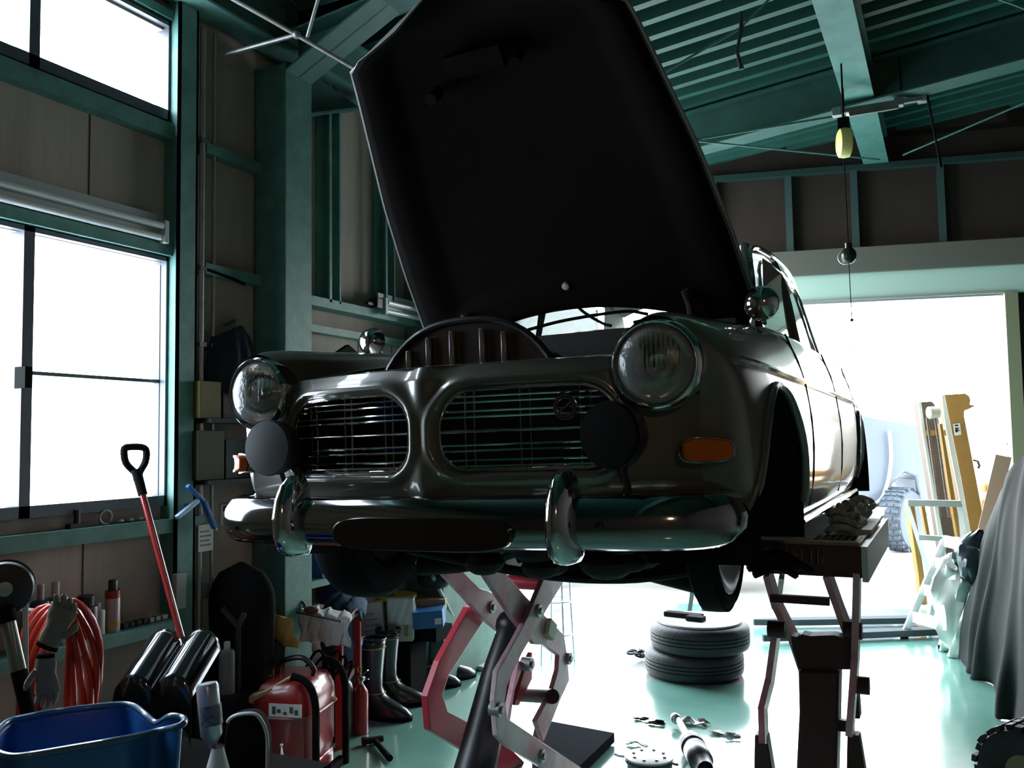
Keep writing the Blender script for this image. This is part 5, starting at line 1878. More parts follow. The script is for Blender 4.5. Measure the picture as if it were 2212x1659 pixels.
# things on the window sill rail
for x, dx_, lab in ((170, 0, 'small black spring clamp on the window sill rail, left of the ring-shaped one'),):
    p = at_x(x, 1128, XL + .05)
    c_ = thing('spring_clamp', lab, 'clamp', (XL + .04, p.y, 1.186))
    MB().cyl((0, 0, 0), (0, 0, .07), .012).box((-.015, -.04, 0), (.015, .05, .018)).build('clamp_body', M['black'], c_, **L)
p = at_x(230, 1130, XL + .04)
MB().tube([(XL + .035, p.y + math.cos(t) * .028, 1.216 + math.sin(t) * .028) for t in [2 * math.pi * i / 20 for i in range(20)]], .005, 6, closed=True).build('steel_ring', M['galv'], label='small steel ring standing on the window sill rail', cat='ring')
random.seed(21)
for k in range(3):
    p = at_x(262 + 22 * k, 1118, XL + .04)
    MB().ball((XL + .035, p.y, 1.1955), .010, 8, 6, (1, 1.6, 1)).build('screw_nut', M['galv'], label=('leftmost', 'middle', 'rightmost')[k] + ' of three small metal nuts on the window sill rail', cat='nut', group='nuts on the sill rail')

# ---- lower wall shelf with cans
sz = .77
y1s = at_x(360, 1322, XL + .1).y
MB().box((XL, .6, sz - .045), (XL + .17, y1s, sz)).build('wall_shelf', M['teal'], smooth=0, label='long green steel wall shelf low under the window, holding cans', cat='shelf')
grp = 'cans and bottles on the low shelf'
for x, yt, r, m, cap, lab, crh, nm in [
    (88, 1262, .034, mat('navy_can', (.02, .03, .07), .35), M['grey'], 'dark blue can with a small cap, left of the pair at the hose', (.35, .25), 'oil_can'),
    (120, 1256, .040, MATS['navy_can'], M['grey'], 'dark blue can with a silver cap, right of the pair at the hose', (.35, .25), 'oil_can'),
    (244, 1252, .029, mat('silver_can', (.45, .42, .40), .3, .3), M['black'], 'tall silver spray can with a red shoulder on the low shelf', (.6, .22), 'spray_can'),
    (212, 1302, .026, mat('off_white_bottle', (.5, .52, .52), .5), M['white'], 'small off-white bottle on the low shelf left of the spray can', (.4, .2), 'bottle'),
    (186, 1285, .045, M['black'], M['black'], 'squat black jar on the low shelf among the bottles', (.7, .25), 'jar')]:
    p = at_x(x, yt, XL + .09)
    c_ = can(nm, lab, 'can' if 'can' in nm else nm, (XL + .09, p.y, sz), r, max(.08, p.z - sz), m, cap, grp, crh)
    if nm == 'spray_can':
        MB().lathe((0, 0, .13), (0, 0, 1), [(r * 1.01, 0), (r * 1.01, .03)], 20).build('red_band', M['red'], c_, **L)
        MB().lathe((0, 0, .02), (0, 0, 1), [(r * 1.01, 0), (r * 1.01, .02)], 20).build('yellow_band', mat('label_yellow', (.5, .4, .08), .5), c_, **L)
random.seed(4)
for k in range(7):
    p = at_x(268 + 14 * k, 1325 - 2 * k, XL + .1)
    MB().obox((XL + .10, p.y, sz + .0115), (.015, 0, 0), (0, .011 + .004 * random.random(), 0), (0, 0, .011)).build('small_fitting', M['galv'] if k > 3 else M['black'], bevel=.003, label='small metal fitting in the row at the right end of the low shelf', cat='fitting', group='fittings on the low shelf')
a, b = at_x(374, 1240, XL + .1), at_x(396, 1312, XL + .1)
MB().box((XL + .09, a.y, b.z), (XL + .12, b.y, a.z)).build('pale_bracket', M['grey'], smooth=0, bevel=.004, label='small pale grey box on the post beside the shovel shaft', cat='box')

# ---- snow shovel leaning
g0, g1 = at_x(290, 1000, -2.78), at_x(392, 1378, -2.52)
sh = thing('shovel', 'black D-handled shovel with a red shaft leaning against the window wall', 'shovel', (g1.x, g1.y, 0))
def lo_(p): return V(p) - V((g1.x, g1.y, 0))
u_ = (g1 - g0).normalized()
MB().cyl(lo_(g0 + u_ * .05), lo_(g1), .0125, .0125, 12).build('shaft', mat('red_shaft', (.40, .03, .03), .25, coat=1), sh, **L)
gq = [at_x(*q_, -2.80) for q_ in [(297, 1040), (292, 1022), (272, 1000), (268, 972), (276, 966), (306, 966), (316, 974), (314, 998), (302, 1020)]]
MB().tube([lo_(p) for p in spline(gq, 3, True)], .0135, 8, closed=True).cyl(lo_(g0 + u_ * .03), lo_(g0 + u_ * .13), .019, .017).build('d_grip', M['matblack'], sh, **L)
# double-humped scoop blade
rows = []
e_x = RTV
dn = V((.25, -.25, -1)).normalized()
for k in range(15):
    t = k / 14
    row = []
    for j in range(33):
        s = 2 * j / 32 - 1
        hump = math.sqrt(max(0, 1 - ((abs(s) - .5) / .5) ** 2))
        row.append(g1 + V((0, 0, -.06)) + e_x * (s * .135 + .0) + V((0, 0, .075 * hump)) + (FWV * -.75 + V((0, 0, -.66))) * (t * .20 - .02) + RTV * (-.05 * t))
    rows.append(row)
rows.append([p + V((0, 0, -.16)) for p in rows[-1]])
bl_ = MB().grid([[lo_(p) for p in r] for r in rows])
bl_.build('blade', mat('gloss_black_plastic', (.012, .014, .016), .12, coat=1), sh, solid=.005, smooth=60, **L)

# ---- low bench carrying the foreground things
BZ = .42
bench = thing('low_bench', 'low dark workbench in the bottom left corner under the tub', 'bench', (-2.2, 1.75, 0))
MB().box((-.62, -.75, BZ - .04), (.28, .72, BZ)).build('bench_top', M['matblack'], bench, smooth=0, **L)
for x_ in (-.55, .20):
    for y_ in (-.7, .62):
        MB().box((x_, y_, 0), (x_ + .05, y_ + .05, BZ - .04)).build('leg', M['matblack'], bench, smooth=0, **L)

# ---- blue tub with pouring lip
tb = thing('blue_tub', 'blue plastic tub with a flared pouring lip in the bottom left corner', 'tub', (at_z(190, 1575, .8).x, at_z(190, 1575, .8).y, BZ))
rimpx = [(-20, 1600), (12, 1562), (60, 1548), (130, 1536), (240, 1523), (285, 1524), (312, 1543), (338, 1562), (368, 1547), (396, 1552), (392, 1566), (340, 1580), (260, 1598), (150, 1617), (60, 1632), (20, 1634), (-10, 1622)]
rim3 = [at_z(x, y, .79 + (.018 if (355 < x < 400) else 0) - (.012 if 325 < x < 350 else 0)) for x, y in rimpx]
ctr = V((sum(p.x for p in rim3) / len(rim3), sum(p.y for p in rim3) / len(rim3), 0))
rs2 = spline(rim3, 5, True)
def tubrow(sc, z, off=0):
    out = []
    for p in rs2:
        q = ctr + (V((p.x, p.y, 0)) - ctr) * sc
        out.append(V((q.x, q.y, (p.z if z is None else z) + off)) - V((tb.location.x, tb.location.y, tb.location.z)))
    return out
rows = [tubrow(.62, BZ + .012), tubrow(.80, BZ + .02), tubrow(.86, BZ + .10), tubrow(.93, BZ + .25), tubrow(.965, None, -.012), tubrow(.985, None, .0)]
inn = MB().grid(rows, closed_u=True)
inn.add(rows[0], [tuple(range(len(rows[0])))])
inn.build('tub_shell', M['blue'], tb, solid=.005, smooth=60, **L)
MB().tube([p * 1.0 for p in tubrow(1.0, None, .0)], .0085, 8, closed=True).build('rolled_rim', mat('blue_rim', (.05, .14, .26), .35, coat=.4), tb, **L)
MB().box((-.2, -.15, 0), (.2, .15, .006)).build('tub_base', M['blue'], tb, smooth=0, **L)

# ---- red hose coil hung on the shelf bracket
hp = at_x(112, 1312, -2.72)
hz = thing('hose_coil', 'loop of orange-red air hose hanging left of the low shelf', 'hose', (hp.x, hp.y, 0))
random.seed(2)
cpx, cpy = 112, 1440
rx_, rz_ = .135, .30
for k in range(6):
    off = V((.012 * k - .03, .01 * k, 0))
    pts = []
    for i in range(36):
        t = 2 * math.pi * i / 36
        w_ = 1 + .05 * math.sin(t * 2 + k) + .02 * k
        pts.append(V((off.x + .02 * math.sin(3 * t + k), off.y + math.sin(t) * rx_ * w_ * .75, hp.z - rz_ + math.cos(t) * rz_ * (1 + .01 * k))))
    MB().tube(pts, .0115, 8, closed=True).build('hose_loop', mat('orange_red_hose', (.55, .045, .02), .3, coat=.4), hz, **L)
MB().tube([(-.38, 0, hp.z - .02), (-.1, 0, hp.z - .02), (.05, 0, hp.z - .02), (.07, 0, hp.z + .02)], .01, 8).build('hose_bracket', M['galv'], hz, **L)

# ---- work gloves hanging
def glove(px, py, d, s, rot, lab, seed, col):
    t = thing('work_glove', lab, 'glove', at_d(px, py, d), group='beige work gloves at the hose')
    t.rotation_euler = (0, rot, YAW)
    secs = []
    for z, rx, ry in [(0, .045, .018), (.05, .045, .02), (.10, .055, .024), (.16, .062, .024), (.20, .058, .020)]:
        secs.append([V((math.cos(a) * rx * s + .006 * math.sin(z * 40 + a), math.sin(a) * ry * s, z * s)) for a in [2 * math.pi * i / 18 for i in range(18)]])
    g_ = MB().grid(secs, closed_u=True)
    g_.add(secs[-1], [tuple(range(17, -1, -1))])
    for k, (x, l) in enumerate([(-.042, .07), (-.014, .085), (.014, .08), (.04, .062)]):
        g_.tube(spline([(x * s, 0, .18 * s), (x * 1.1 * s, -.005, (.18 + l * .6) * s), (x * 1.1 * s, -.02, (.18 + l) * s)], 3), [.016 * s, .0155 * s, .015 * s, .0145 * s, .014 * s, .012 * s, .006 * s], 8)
    g_.tube(spline([(.05 * s, 0, .08 * s), (.085 * s, -.01, .13 * s), (.095 * s, -.02, .17 * s)], 3), [.017 * s, .017 * s, .016 * s, .016 * s, .015 * s, .012 * s, .006 * s], 8)
    g_.build('glove_body', mat('beige_leather', (.30, .27, .19), .9, bump=.4, bs=30), t, **L)
    MB().grid([[p * 1.03 for p in secs[0]], [p * 1.03 + V((0, 0, .012)) for p in secs[0]]], closed_u=True).build('cuff', M['matblack'], t, solid=.003, **L)
    return t


glove(100, 1400, 2.5, .62, R(24), 'beige leather work glove hanging over the hose, fingers up', 1, None)
glove(98, 1412, 2.52, .55, R(176), 'beige leather work glove hanging lower beside the hose, fingers down', 2, None)
q = at_d(52, 1290, 2.3)
MB().prism([at_d(*q_, 2.8) for q_ in [(48, 1300), (50, 1250), (55, 1228), (59, 1250), (60, 1300), (62, 1760), (52, 1760)]], FWV * .004).build('scraper', M['paper'], smooth=0, label='pale pointed plastic scraper sticking up behind the gloves', cat='scraper').parent = None

# ---- black torch-like work lamp and reel
a, b = at_d(12, 1318, 2.65), at_d(62, 1545, 2.6)
wl_ = thing('work_lamp', 'long black and glass inspection lamp standing at the left edge', 'lamp', (b.x, b.y, BZ))
inv = V((b.x, b.y, BZ))
MB().cyl(a - inv, a.lerp(b, .12) - inv, .026, .027, 20).build('lamp_head', M['matblack'], wl_, **L)
MB().cyl(a.lerp(b, .58) - inv, b - inv, .023, .020, 20).build('lamp_body', M['matblack'], wl_, **L)
MB().cyl(a.lerp(b, .12) - inv, a.lerp(b, .58) - inv, .022, .022, 20).build('lamp_glass', mat('greenish_glass', (.20, .22, .16), .12, coat=1), wl_, **L)
MB().cyl(b - inv, V((0, 0, 0)), .02, .04, 12).build('lamp_foot', M['matblack'], wl_, **L)
p = at_d(12, 1268, 2.7)
rl = thing('hose_reel', 'dark round hose reel on the left wall at the picture edge', 'hose reel', V((p.x, p.y, p.z)))
ax_ = V((.8, -.6, 0)).normalized()
MB().lathe((0, 0, 0), ax_, [(0, -.04), (.075, -.04), (.08, -.03), (.055, -.02), (.055, .02), (.08, .03), (.075, .04), (.03, .045), (0, .045)], 32).build('reel_drum', M['black'], rl, **L)
MB().lathe((0, 0, 0), ax_, [(0, .045), (.022, .047), (.022, .052), (0, .055)], 20).build('reel_hub', M['galv'], rl, **L)
MB().bar((0, 0, 0), (XL - p.x, .0, 0), .04, .03).build('reel_arm', M['black'], rl, smooth=0, **L)

# ---- spray bottles on the bench front
p = at_d(470, 1700, 2.72)
sb_ = thing('spray_bottle', 'silver-white aerosol can standing upside down in a white funnel at the bottom edge', 'aerosol can', (p.x, p.y, BZ))
MB().lathe((-.02, 0, .14), (-.13, 0, 1), [(.008, 0), (.016, .02), (.033, .045), (.034, .19), (.030, .20), (.0, .203)], 24).build('can_body', mat('aerosol_silver', (.55, .57, .62), .25, .4), sb_, **L)
MB().lathe((-.023, 0, .185), (-.13, 0, 1), [(.0345, .03), (.0345, .09)], 24).build('printed_band', mat('grey_violet_print', (.28, .29, .38), .5, var=.8, vs=60), sb_, **L)
MB().lathe((0, 0, 0), (0, 0, 1), [(.05, 0), (.045, .05), (.02, .14), (.018, .15)], 20).build('funnel', M['white'], sb_, **L)
MB().lathe((0, 0, .035), (0, 0, 1), [(.0475, 0), (.043, .025)], 20).build('red_band', M['red'], sb_, **L)
p = at_d(490, 1497, 3.84)
wb2 = can('bottle', 'dim off-white bottle with a tapering neck standing left of the generator', 'bottle', (p.x, p.y, 0), .034, .22, mat('dim_white', (.13, .13, .125), .5), M['grey'], 'bottles left of the generator', (.4, .15))
wb2.location = (p.x, p.y, p.z)
p2 = p.copy()
MB().box((p.x - .10, p.y - .06, 0), (p.x + .06, p.y + .1, p.z)).build('tool_chest', M['matblack'], smooth=0, bevel=.01, label='black tool chest standing on the floor left of the generator', cat='chest')

# black rounded wheel guard with a light piping edge
c_ = at_d(528, 1650, 2.9)
wg = thing('padded_backrest', 'black rounded padded backrest with a light edge, bottom edge of the picture', 'backrest', (c_.x, c_.y, 0))
pts = [at_d(*q_, 2.9) for q_ in [(484, 1720), (484, 1600), (492, 1560), (510, 1545), (545, 1541), (562, 1552), (575, 1580), (578, 1620), (576, 1720)]]
sp_ = spline(pts, 6)
MB().prism(sp_, FWV * .06).build('pad', M['matblack'], wg, bevel=.008)
MB().tube([p - FWV * .002 for p in sp_[12:]], .006, 8).build('piping', mat('light_piping', (.5, .5, .48), .4), wg)
bz_ = min(p.z for p in pts)
MB().box((c_.x - .02, c_.y + .02, 0), (c_.x + .02, c_.y + .05, bz_ + .05)).build('support_post', M['black'], wg, smooth=0)

# ---- red generator
gp_ = at_z(604, 1668)
ge = thing('generator', 'red portable generator with a white label and a tubular frame on the floor', 'generator', (gp_.x, gp_.y, 0), rz=YAW - R(12))
k = 1.0
bd = MB()
secs = []
for z, hx_, hy_ in [(.07, .17, .13), (.12, .185, .15), (.26, .185, .15), (.265, .19, .155), (.34, .185, .15), (.385, .165, .13), (.40, .13, .10)]:
    row = []
    for i in range(32):
        t = 2 * math.pi * i / 32
        c, s = math.cos(t), math.sin(t)
        row.append(V((math.copysign(abs(c) ** .35, c) * hx_, math.copysign(abs(s) ** .35, s) * hy_, z)))
    secs.append(row)
bd.grid(secs, closed_u=True)
bd.add(secs[-1], [tuple(range(31, -1, -1))]); bd.add(secs[0], [tuple(range(32))])
bd.build('tank', M['red'], ge, smooth=50, **L)
MB().tube([p * 1.0 + V((0, 0, .002)) for p in secs[3]], .006, 6, closed=True).build('tank_seam', mat('dull_red_edge', (.30, .08, .07), .4), ge, **L)
MB().box((.035, -.158, .275), (.165, -.154, .325)).build('label_plate', M['paper'], ge, smooth=0, **L)
for k, x_ in enumerate((.055, .075, .10, .125, .145)):
    MB().box((x_ - .006, -.1595, .285 + .006 * (k % 2)), (x_ + .008, -.158, .315 - .01 * (k % 3))).build('label_print', M['frame'], ge, smooth=0, **L)
MB().lathe((-.06, -.04, .39), (0, 0, 1), [(.038, 0), (.04, .02), (.034, .035), (.0, .038)], 24).build('filler_cap', M['black'], ge, **L)
MB().tube(spline([(.0, -.02, .40), (.02, -.02, .45), (.10, -.02, .47), (.15, -.02, .43), (.15, -.02, .40)], 5), .011, 8).build('carry_handle', M['black'], ge, **L)
MB().box((-.16, -.12, .0), (.17, .13, .07)).build('base_tray', mat('bright_red', (.5, .03, .04), .35, coat=.5), ge, bevel=.01, **L)
for y_ in (-.14, .14):
    MB().tube(spline([(.215, y_, .0), (.215, y_, .18), (.212, y_, .33), (.18, y_, .405), (.12, y_, .43)], 6), .015, 8).build('frame_tube', M['matblack'], ge, **L)
MB().bar((.2, -.14, .015), (.2, .14, .015), .03, .03).build('frame_foot', M['matblack'], ge, smooth=0, **L)
# brass pipe wrench lying on it
ge.scale = (1.18, 1.18, 1.12)
a, b = at_d(540, 1508, 3.9), at_d(632, 1462, 3.95)
pw = thing('brass_pipe', 'brass-coloured pipe with a flared end lying across the generator top', 'pipe', a)
MB().tube([(0, 0, 0), (b - a) * .4 + V((0, 0, -.01)), (b - a)], [.02, .013, .013], 10).build('pipe', mat('dull_brass', (.35, .26, .12), .4, .6), pw, **L)
MB().lathe((0, 0, 0), (b - a), [(.012, -.015), (.026, -.012), (.028, .005), (.018, .02)], 20).build('flange', mat('copper_end', (.35, .14, .08), .4, .5), pw, **L)

# bent black bars / cables behind the generator
random.seed(8)
cb = MB()
for k in range(6):
    p0 = at_d(640 + 12 * k, 1480, 4.3)
    p1 = at_d(690 + 14 * k, 1405 + 12 * (k % 3), 4.35)
    p2 = at_d(722 + 4 * k, 1500, 4.4)
    cb.tube(spline([p0, p1, p2, V((p2.x, p2.y, .02))], 6), .007, 6)
cb.build('cable_loops', M['matblack'], label='loops of black cable hanging between the red cart and the extinguishers', cat='cable', kind='stuff')

# ---- small cart with cloth on top
cpt = at_z(690, 1615)
ct = thing('tool_cart', 'red framed tool cart under a pale cloth, behind the generator', 'cart', (cpt.x, cpt.y + .1, 0), rz=YAW)
zt = at_d(680, 1330, 4.4).z
MB().box((-.25, -.14, zt - .05), (.10, .18, zt - .015)).build('cart_top', M['liftdark'], ct, bevel=.005, **L)
for x_, y_ in ((-.23, -.12), (.04, -.12), (-.23, .16), (.08, .16)):
    MB().box((x_, y_, 0), (x_ + .035, y_ + .035, zt - .05)).build('leg', M['red'], ct, smooth=0, **L)
MB().box((-.22, -.11, .30), (.09, .16, .33)).build('cart_shelf', M['liftdark'], ct, smooth=0, **L)
# cloth draped
rows = []
for i in range(22):
    row = []
    for j in range(26):
        u, v = i / 21, j / 25
        px_ = 648 + 108 * v
        y_top = 1322 + 20 * v
        p = at_d(px_, y_top + 58 * max(0, u - .35) / .65, 4.25 + .22 * max(0, .35 - u) / .35)
        if u < .35:
            p.z = at_d(px_, y_top, 4.25).z + .008 * math.sin(j * .9)
        p += RTV * (.010 * math.sin(u * 9 + j)) - FWV * (.015 * abs(math.sin(j * .55 + .8)) * max(0, u - .3) * 2)
        p.z += .012 * noise.noise(V((i * .4, j * .4, 0))) - .03 * max(0, u - .8) * math.sin(j * .5)
        row.append(p)
    rows.append(row)
MB().grid(rows).build('cotton_cloth', mat('pale_grey_cloth', (.52, .54, .52), .95, bump=.5, bs=25), solid=.005, smooth=70, label='pale grey cloth draped over the tool cart', cat='cloth')
rows = []
for i in range(18):
    row = []
    for j in range(10):
        u, v = i / 17, j / 9
        px_ = 585 + 44 * v + 26 * max(0, u - .4)
        p = at_d(px_, 1326 + 12 * v + 62 * max(0, u - .3) / .7, 4.16 + .12 * max(0, .3 - u) / .3)
        p += -FWV * (.02 * math.sin(v * math.pi)) + RTV * .01 * math.sin(i * .8 + j)
        row.append(p)
    rows.append(row)
MB().grid(rows).build('yellow_rag', mat('ochre_leather', (.55, .38, .12), .85, bump=.4, bs=30), solid=.012, smooth=70, label='yellow leather rag hanging off the left side of the cloth-covered cart', cat='rag')
gl_ = at_d(625, 1318, 4.35)
gg = thing('safety_goggles', 'black safety goggles lying on the cart beside the cloth', 'goggles', gl_)
for sx_ in (-.04, .04):
    MB().tube([RTV * (sx_ + math.cos(t) * .035) + V((0, 0, .02 + math.sin(t) * .025)) for t in [2 * math.pi * i / 16 for i in range(16)]], .007, 6, closed=True).build('lens_frame', M['black'], gg, **L)
MB().tube([RTV * -.075 + V((0, 0, .02)), RTV * -.09 + FWV * .05 + V((0, 0, .0)), RTV * .0 + FWV * .09 + V((0, 0, .0)), RTV * .08 + FWV * .05 + V((0, 0, .0)), RTV * .075 + V((0, 0, .02))], .006, 6).build('strap', M['black'], gg, **L)
a, b = at_d(640, 1322, 4.2), at_d(738, 1343, 4.15)
MB().cyl(a, b, .006, .004, 8).build('steel_rod', M['black'], label='thin dark rod lying on the pale cloth', cat='rod')
p = at_d(672, 1318, 4.25)
MB().ball(p, .03, 12, 8, (1.4, .8, .6)).build('brown_rag', mat('brown_cloth', (.14, .06, .04), .9, bump=.5, bs=30), label='small brown crumpled rag on the pale cloth', cat='rag')

# dim angled sheet and yellowish cup left of the cart
p = at_d(568, 1500, 4.0)
cu = thing('paint_cup', 'grey paint cup with a yellow drip, left of the cart', 'cup', p)
MB().lathe((0, 0, 0), (0, 0, 1), [(.0, 0), (.035, 0), (.048, .09), (.050, .092), (.046, .092), (.033, .01), (0, .01)], 24).build('cup_body', mat('grey_cup', (.30, .30, .27), .5, col2=(.45, .32, .08), vs=14), cu, **L)
MB().tube([RTV * (math.cos(t) * .048) + V((0, 0, .09 + math.sin(t) * .05)) for t in [math.pi * i / 12 for i in range(13)]], .0025, 6).build('wire_handle', M['galv'], cu, **L)
MB().box((p.x - .10, p.y - .06, 0), (p.x + .10, p.y + .10, p.z - .001)).build('crate', M['matblack'], smooth=0, bevel=.01, label='black crate on the floor under the paint cup', cat='crate')
pts = [at_d(*q_, 4.5) for q_ in [(548, 1385), (590, 1392), (640, 1412), (668, 1470), (640, 1475), (560, 1420)]]
MB().prism(pts, FWV * .02).build('bent_panel', mat('dim_grey_sheet', (.10, .11, .11), .5, .3), smooth=0, bevel=.003, label='dim grey sheet metal offcut leaning under the cart', cat='sheet metal')
a = at_d(480, 1313, 3.9); b = at_d(515, 1352, 3.9)
MB().bar(a, b, .03, .02).bar(b, at_d(528, 1325, 3.9), .02, .02).cyl(b, V((b.x, b.y, 0)), .012).build('hand_tool', M['under'], smooth=0, label='dark angled hand tool standing in the gloom left of the cart', cat='tool')
# tall black shape added to darken the cluttered corner before the column
random.seed(12)
p = at_d(520, 1400, 4.0)
zt_ = at_d(520, 1215, 4.0).z
rows = []
for k in range(22):
    t = k / 21
    zz = zt_ * t
    wv = (1 - .10 * t) * (1 if t < .82 else math.sqrt(max(0, 1 - ((t - .82) / .18) ** 2)) * .95 + .05)
    row = []
    for i in range(36):
        a = 2 * math.pi * i / 36
        q = 1 + .07 * math.sin(a * 7 + t * 2) * (1 - t) + .10 * noise.noise(V((math.cos(a) * 2, math.sin(a) * 2, t * 3)))
        row.append(V((p.x, p.y, zz)) + RTV * (math.cos(a) * .155 * wv * q) + FWV * (math.sin(a) * .085 * wv * q))
    rows.append(row)
cq = MB().grid(rows, closed_u=True)
cq.add(rows[-1], [tuple(range(36))])
cq.build('dark_corner_shape', M['matblack'], smooth=70, label='tall black shape added to darken the corner in front of the dark column face', cat='cover')
# little folding sign clip in the foreground
a0, a1, a2 = at_d(606, 1660, 3.6), at_d(608, 1610, 3.6), at_d(622, 1670, 3.6)
fs = thing('wire_clip', 'thin white inverted V wire clip at the bottom edge by the generator', 'clip', V((a0.x, a0.y, 0)))
o_ = fs.location.copy()
f0, f2 = V((a0.x - .01, a0.y, 0)), V((a2.x + .02, a2.y, 0))
MB().tube([f0 - o_, a1 - o_, f2 - o_], .004, 6).ball(a1 - o_, .007, 8, 6).build('wire', M['white'], fs, **L)

# ---- blue drum, basket, cloths
p = at_d(738, 1400, 4.72)
p.z = 0
dr = thing('blue_drum', 'blue plastic drum with a raised ring, left of the boots', 'drum', (p.x, p.y, 0))
hd_ = at_d(750, 1318, 4.72).z
MB().lathe((0, 0, 0), (0, 0, 1), [(0, 0), (.095, 0), (.106, .03), (.106, hd_ * .68), (.112, hd_ * .70), (.112, hd_ * .73), (.104, hd_ * .75), (.102, hd_ - .01), (.106, hd_), (.1, hd_), (.097, hd_ - .03), (0, hd_ - .03)], 36).build('drum_body', mat('steel_blue_plastic', (.04, .12, .26), .4, var=.2), dr, **L)
rows = []
for i in range(16):
    row = []
    for j in range(20):
        s, t = 2 * j / 19 - 1, i / 15
        row.append(V((p.x, p.y, hd_ + .012)) + RTV * (s * .11 + .015) + FWV * (.06 - .18 * t) + V((0, 0, .08 * (1 - s * s) * (1 - t * .6) + .03 * math.sin(j * 1.1 + i * .5) - .09 * max(0, t - .6) - .04 * max(0, abs(s) - .7))))
    rows.append(row)
MB().grid(rows).build('denim_cloth', mat('denim', (.05, .10, .17), .9, var=.4, bump=.4, bs=30), solid=.01, smooth=70, label='crumpled blue denim cloth piled on the blue drum', cat='cloth')
q = at_d(712, 1302, 4.78)
q.z = hd_ + .03
bk = thing('basket', 'small purple-blue plastic basket on the drum beside the column', 'basket', (q.x, q.y, q.z))
MB().lathe((0, 0, 0), (0, 0, 1), [(0, 0), (.055, 0), (.066, .09), (.070, .095), (.062, .09), (.05, .01), (0, .01)], 28).build('basket_body', mat('violet_plastic', (.06, .055, .2), .4), bk, **L)
MB().tube([(math.cos(t) * .068, math.sin(t) * .068, .094) for t in [2 * math.pi * i / 28 for i in range(28)]], .004, 6, closed=True).build('basket_rim', MATS['violet_plastic'], bk, **L)
for k, (dx, col, nm) in enumerate(((-.03, (.16, .08, .30), 'purple'), (.0, (.06, .20, .18), 'teal'), (.03, (.05, .07, .14), 'navy'))):
    MB().ball((q.x + dx, q.y - .02 + .02 * k, q.z + .085), .026, 12, 8, (1.1, 1, .8)).build('cloth_bundle', mat('cloth_' + nm, col, .9, bump=.5, bs=25), label='%s cloth bundle in the plastic basket' % nm, cat='cloth', group='cloth bundles in the basket')

# ---- yellow bucket, cartons, blue tray on a dark crate stack
base_d = 5.25
cz = at_d(850, 1386, base_d).z
cr = at_d(840, 1386, base_d)
MB().box((cr.x - .14, cr.y - .02, 0), (cr.x + .16, cr.y + .17, cz)).build('storage_crate', M['matblack'], smooth=0, bevel=.01, label='long dark storage crate behind the boots under the cartons', cat='crate')


def carton(x0, x1, yt, yb, d, dep, m, lab, tilt=0.0, nm='carton', printed=True, zf=None):
    c_ = at_d((x0 + x1) / 2, yb, d)
    h_ = at_d((x0 + x1) / 2, yt, d).z - c_.z
    w_ = U(x1 - x0, d)
    t = thing(nm, lab, 'box', V((c_.x, c_.y, c_.z if zf is None else zf)), rot=(0, tilt, YAW), group='boxes behind the boots')
    MB().box((-w_ / 2, 0, 0), (w_ / 2, dep, h_)).build('box_body', m, t, smooth=0, bevel=.003, **L)
    if printed:
        for k in range(4):
            MB().box((-w_ * .4, -.0015, h_ * (.25 + .15 * k)), (w_ * (.05 + .1 * ((k * 7) % 4)), -.0003, h_ * (.25 + .15 * k) + .008)).build('printed_line', M['grey'], t, smooth=0, **L)
        MB().box((w_ * .15, -.0015, h_ * .12), (w_ * .32, -.0003, h_ * .42)).build('printed_square', mat('brown_print', (.35, .28, .2), .8), t, smooth=0, **L)
    return t


carton(781, 833, 1304, 1384, 5.16, .08, M['paper'], 'white printed carton beside the blue drum, standing on the dark crate', R(-6))
carton(838, 892, 1294, 1386, 5.16, .08, mat('pale_card', (.6, .56, .5), .85), 'tall pale carton half wrapped in white film, right of the printed one', 0)
w_ct = bpy.data.objects['carton.001']
wd_, h0_ = U(54, 5.16) / 2 + .004, at_d(865, 1294, 5.16).z - at_d(865, 1386, 5.16).z
wr = [[V((-wd_ + 2 * wd_ * k / 12, -.006 - .004 * math.sin(k * 1.7 + i * .8), h0_ + .004 - i / 9 * h0_ * .62)) for k in range(13)] + [V((wd_ + .004 * math.sin(i + m), .02 + .03 * m, h0_ + .004 - i / 9 * h0_ * .62)) for m in range(4)] for i in range(10)]
MB().grid(wr).build('plastic_wrap', mat('white_film', (.8, .82, .84), .25, coat=.6, bump=.5, bs=12), w_ct, solid=.002, **L)
c_ = at_d(838, 1386, 5.24)
c_.z = cz
bu = thing('bucket', 'yellow rimmed bucket standing on the dark crate behind the pale cartons', 'bucket', c_)
hb2 = at_d(838, 1290, 5.28).z - c_.z
MB().lathe((0, .09, 0), (0, 0, 1), [(0, 0), (.095, 0), (.108, hb2)], 32).build('bucket_body', mat('grey_bucket', (.33, .31, .28), .6), bu, **L)
MB().lathe((0, .09, hb2), (0, 0, 1), [(.108, -.02), (.122, -.012), (.124, .006), (.114, .010), (.108, .002), (.10, -.04), (0, -.05)], 36).build('bucket_rim', mat('bright_yellow', (.80, .66, .05), .4), bu, **L)
carton(893, 958, 1322, 1358, 5.15, .2, mat('parts_blue', (.03, .16, .42), .4), 'blue flat parts tray with a small white label behind the boots', R(-4), 'parts_tray', False)
pt = bpy.data.objects['parts_tray']
MB().box((.04, -.002, .02), (.08, -.0003, .055)).build('tray_label', M['white'], pt, smooth=0, **L)
carton(868, 962, 1296, 1322, 5.35, .18, M['card'], 'open brown cardboard box on top of the blue tray', 0, 'carton', False)
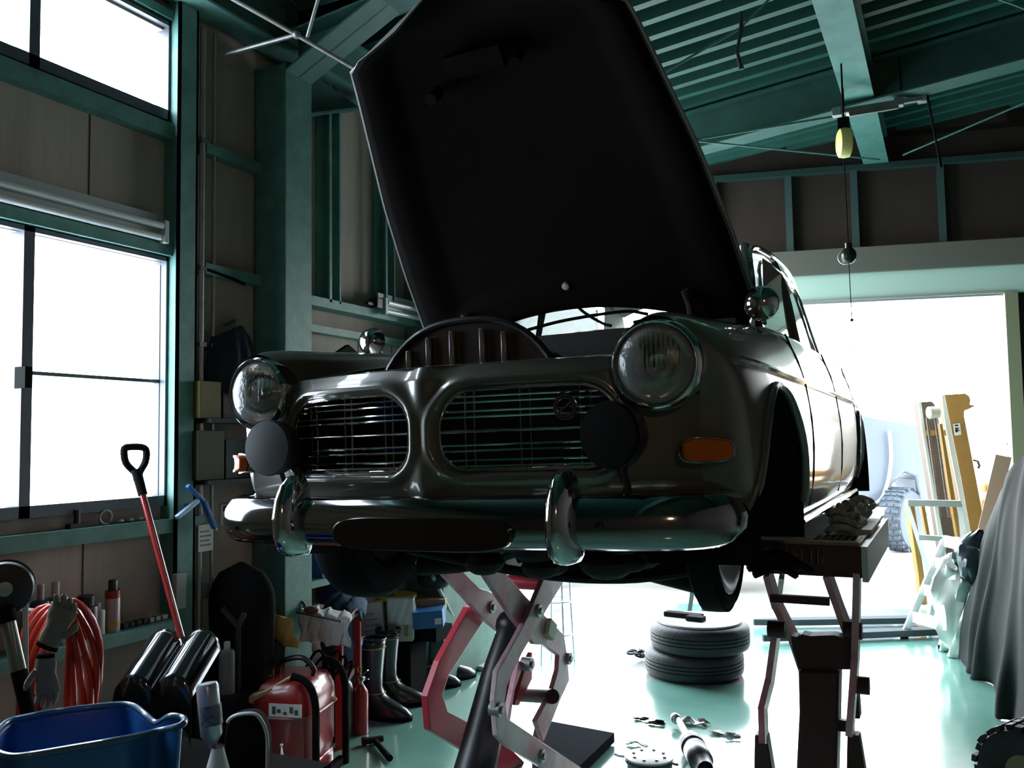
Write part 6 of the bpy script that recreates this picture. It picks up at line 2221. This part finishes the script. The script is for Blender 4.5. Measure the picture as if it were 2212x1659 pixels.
MB().box((at_d(900, 1385, 5.2).x - .02, at_d(900, 1385, 5.2).y + .06, cz), (at_d(940, 1385, 5.2).x, at_d(940, 1385, 5.2).y + .2, at_d(930, 1359, 5.2).z - .004)).build('spacer_block', M['matblack'], smooth=0, label='black block under the blue parts tray', cat='block')
p = at_z(882, 1500)
can('detergent_bottle', 'yellow-green detergent bottle between the front and back boots', 'bottle', (p.x, p.y + .08, 0), .045, .26, mat('lime_plastic', (.50, .55, .04), .35), M['grey'], None, (.4, .12), band=M['grey'])
# dark machine parts near the wheel
p = at_d(900, 1262, 5.2)
mp2 = MB().ball(p + V((0, .2, 0)), .10, 12, 8, (1.2, .8, .6)).cyl(p + V((-.05, .2, -.02)), p + V((.16, .22, .03)), .035, n=14)
mp2.box(p + V((.04, .15, .0)), p + V((.14, .25, .07)))
mo = mp2.build('small_engine', mat('dark_engine', (.03, .03, .03), .4, .5), label='small dark engine part on the wall shelf behind the saloon tyre', cat='engine part')
# binder and frame on the mint shelf
q0, q1 = at_x(693, 1238, XL + .14), at_x(716, 1190, XL + .14)
MB().box((XL + .04, q0.y, .801), (XL + .15, q1.y, q1.z + .05)).build('blue_binder', M['blue'], smooth=0, bevel=.003, label='blue box file standing on the green wall shelf by the column', cat='file')
q0, q1 = at_x(722, 1238, XL + .14), at_x(738, 1185, XL + .14)
MB().box((XL + .04, q0.y, .801), (XL + .14, q1.y, q1.z + .05)).build('white_binder', M['white'], smooth=0, bevel=.003, label='white box file standing beside the blue one on the green wall shelf', cat='file')
# dark folded thing on the wall rail seen left of the wing mirror
q_ = at_x(720, 760, XL + .2)
MB().prism([at_x(*z_, XL + .12) for z_ in [(682, 765), (720, 762), (745, 745), (764, 762), (750, 774), (682, 776)]], (.03, 0, 0)).build('folded_tarp', M['matblack'], smooth=0, bevel=.003, label='dark folded sheet on the wall ledge left of the chrome wing mirror', cat='sheet')
MB().box((XL, q_.y - .12, q_.z - .05), (XL + .2, q_.y + .25, q_.z - .03)).build('wall_ledge', M['teal'], smooth=0, label='short green wall ledge under the dark folded sheet', cat='ledge')
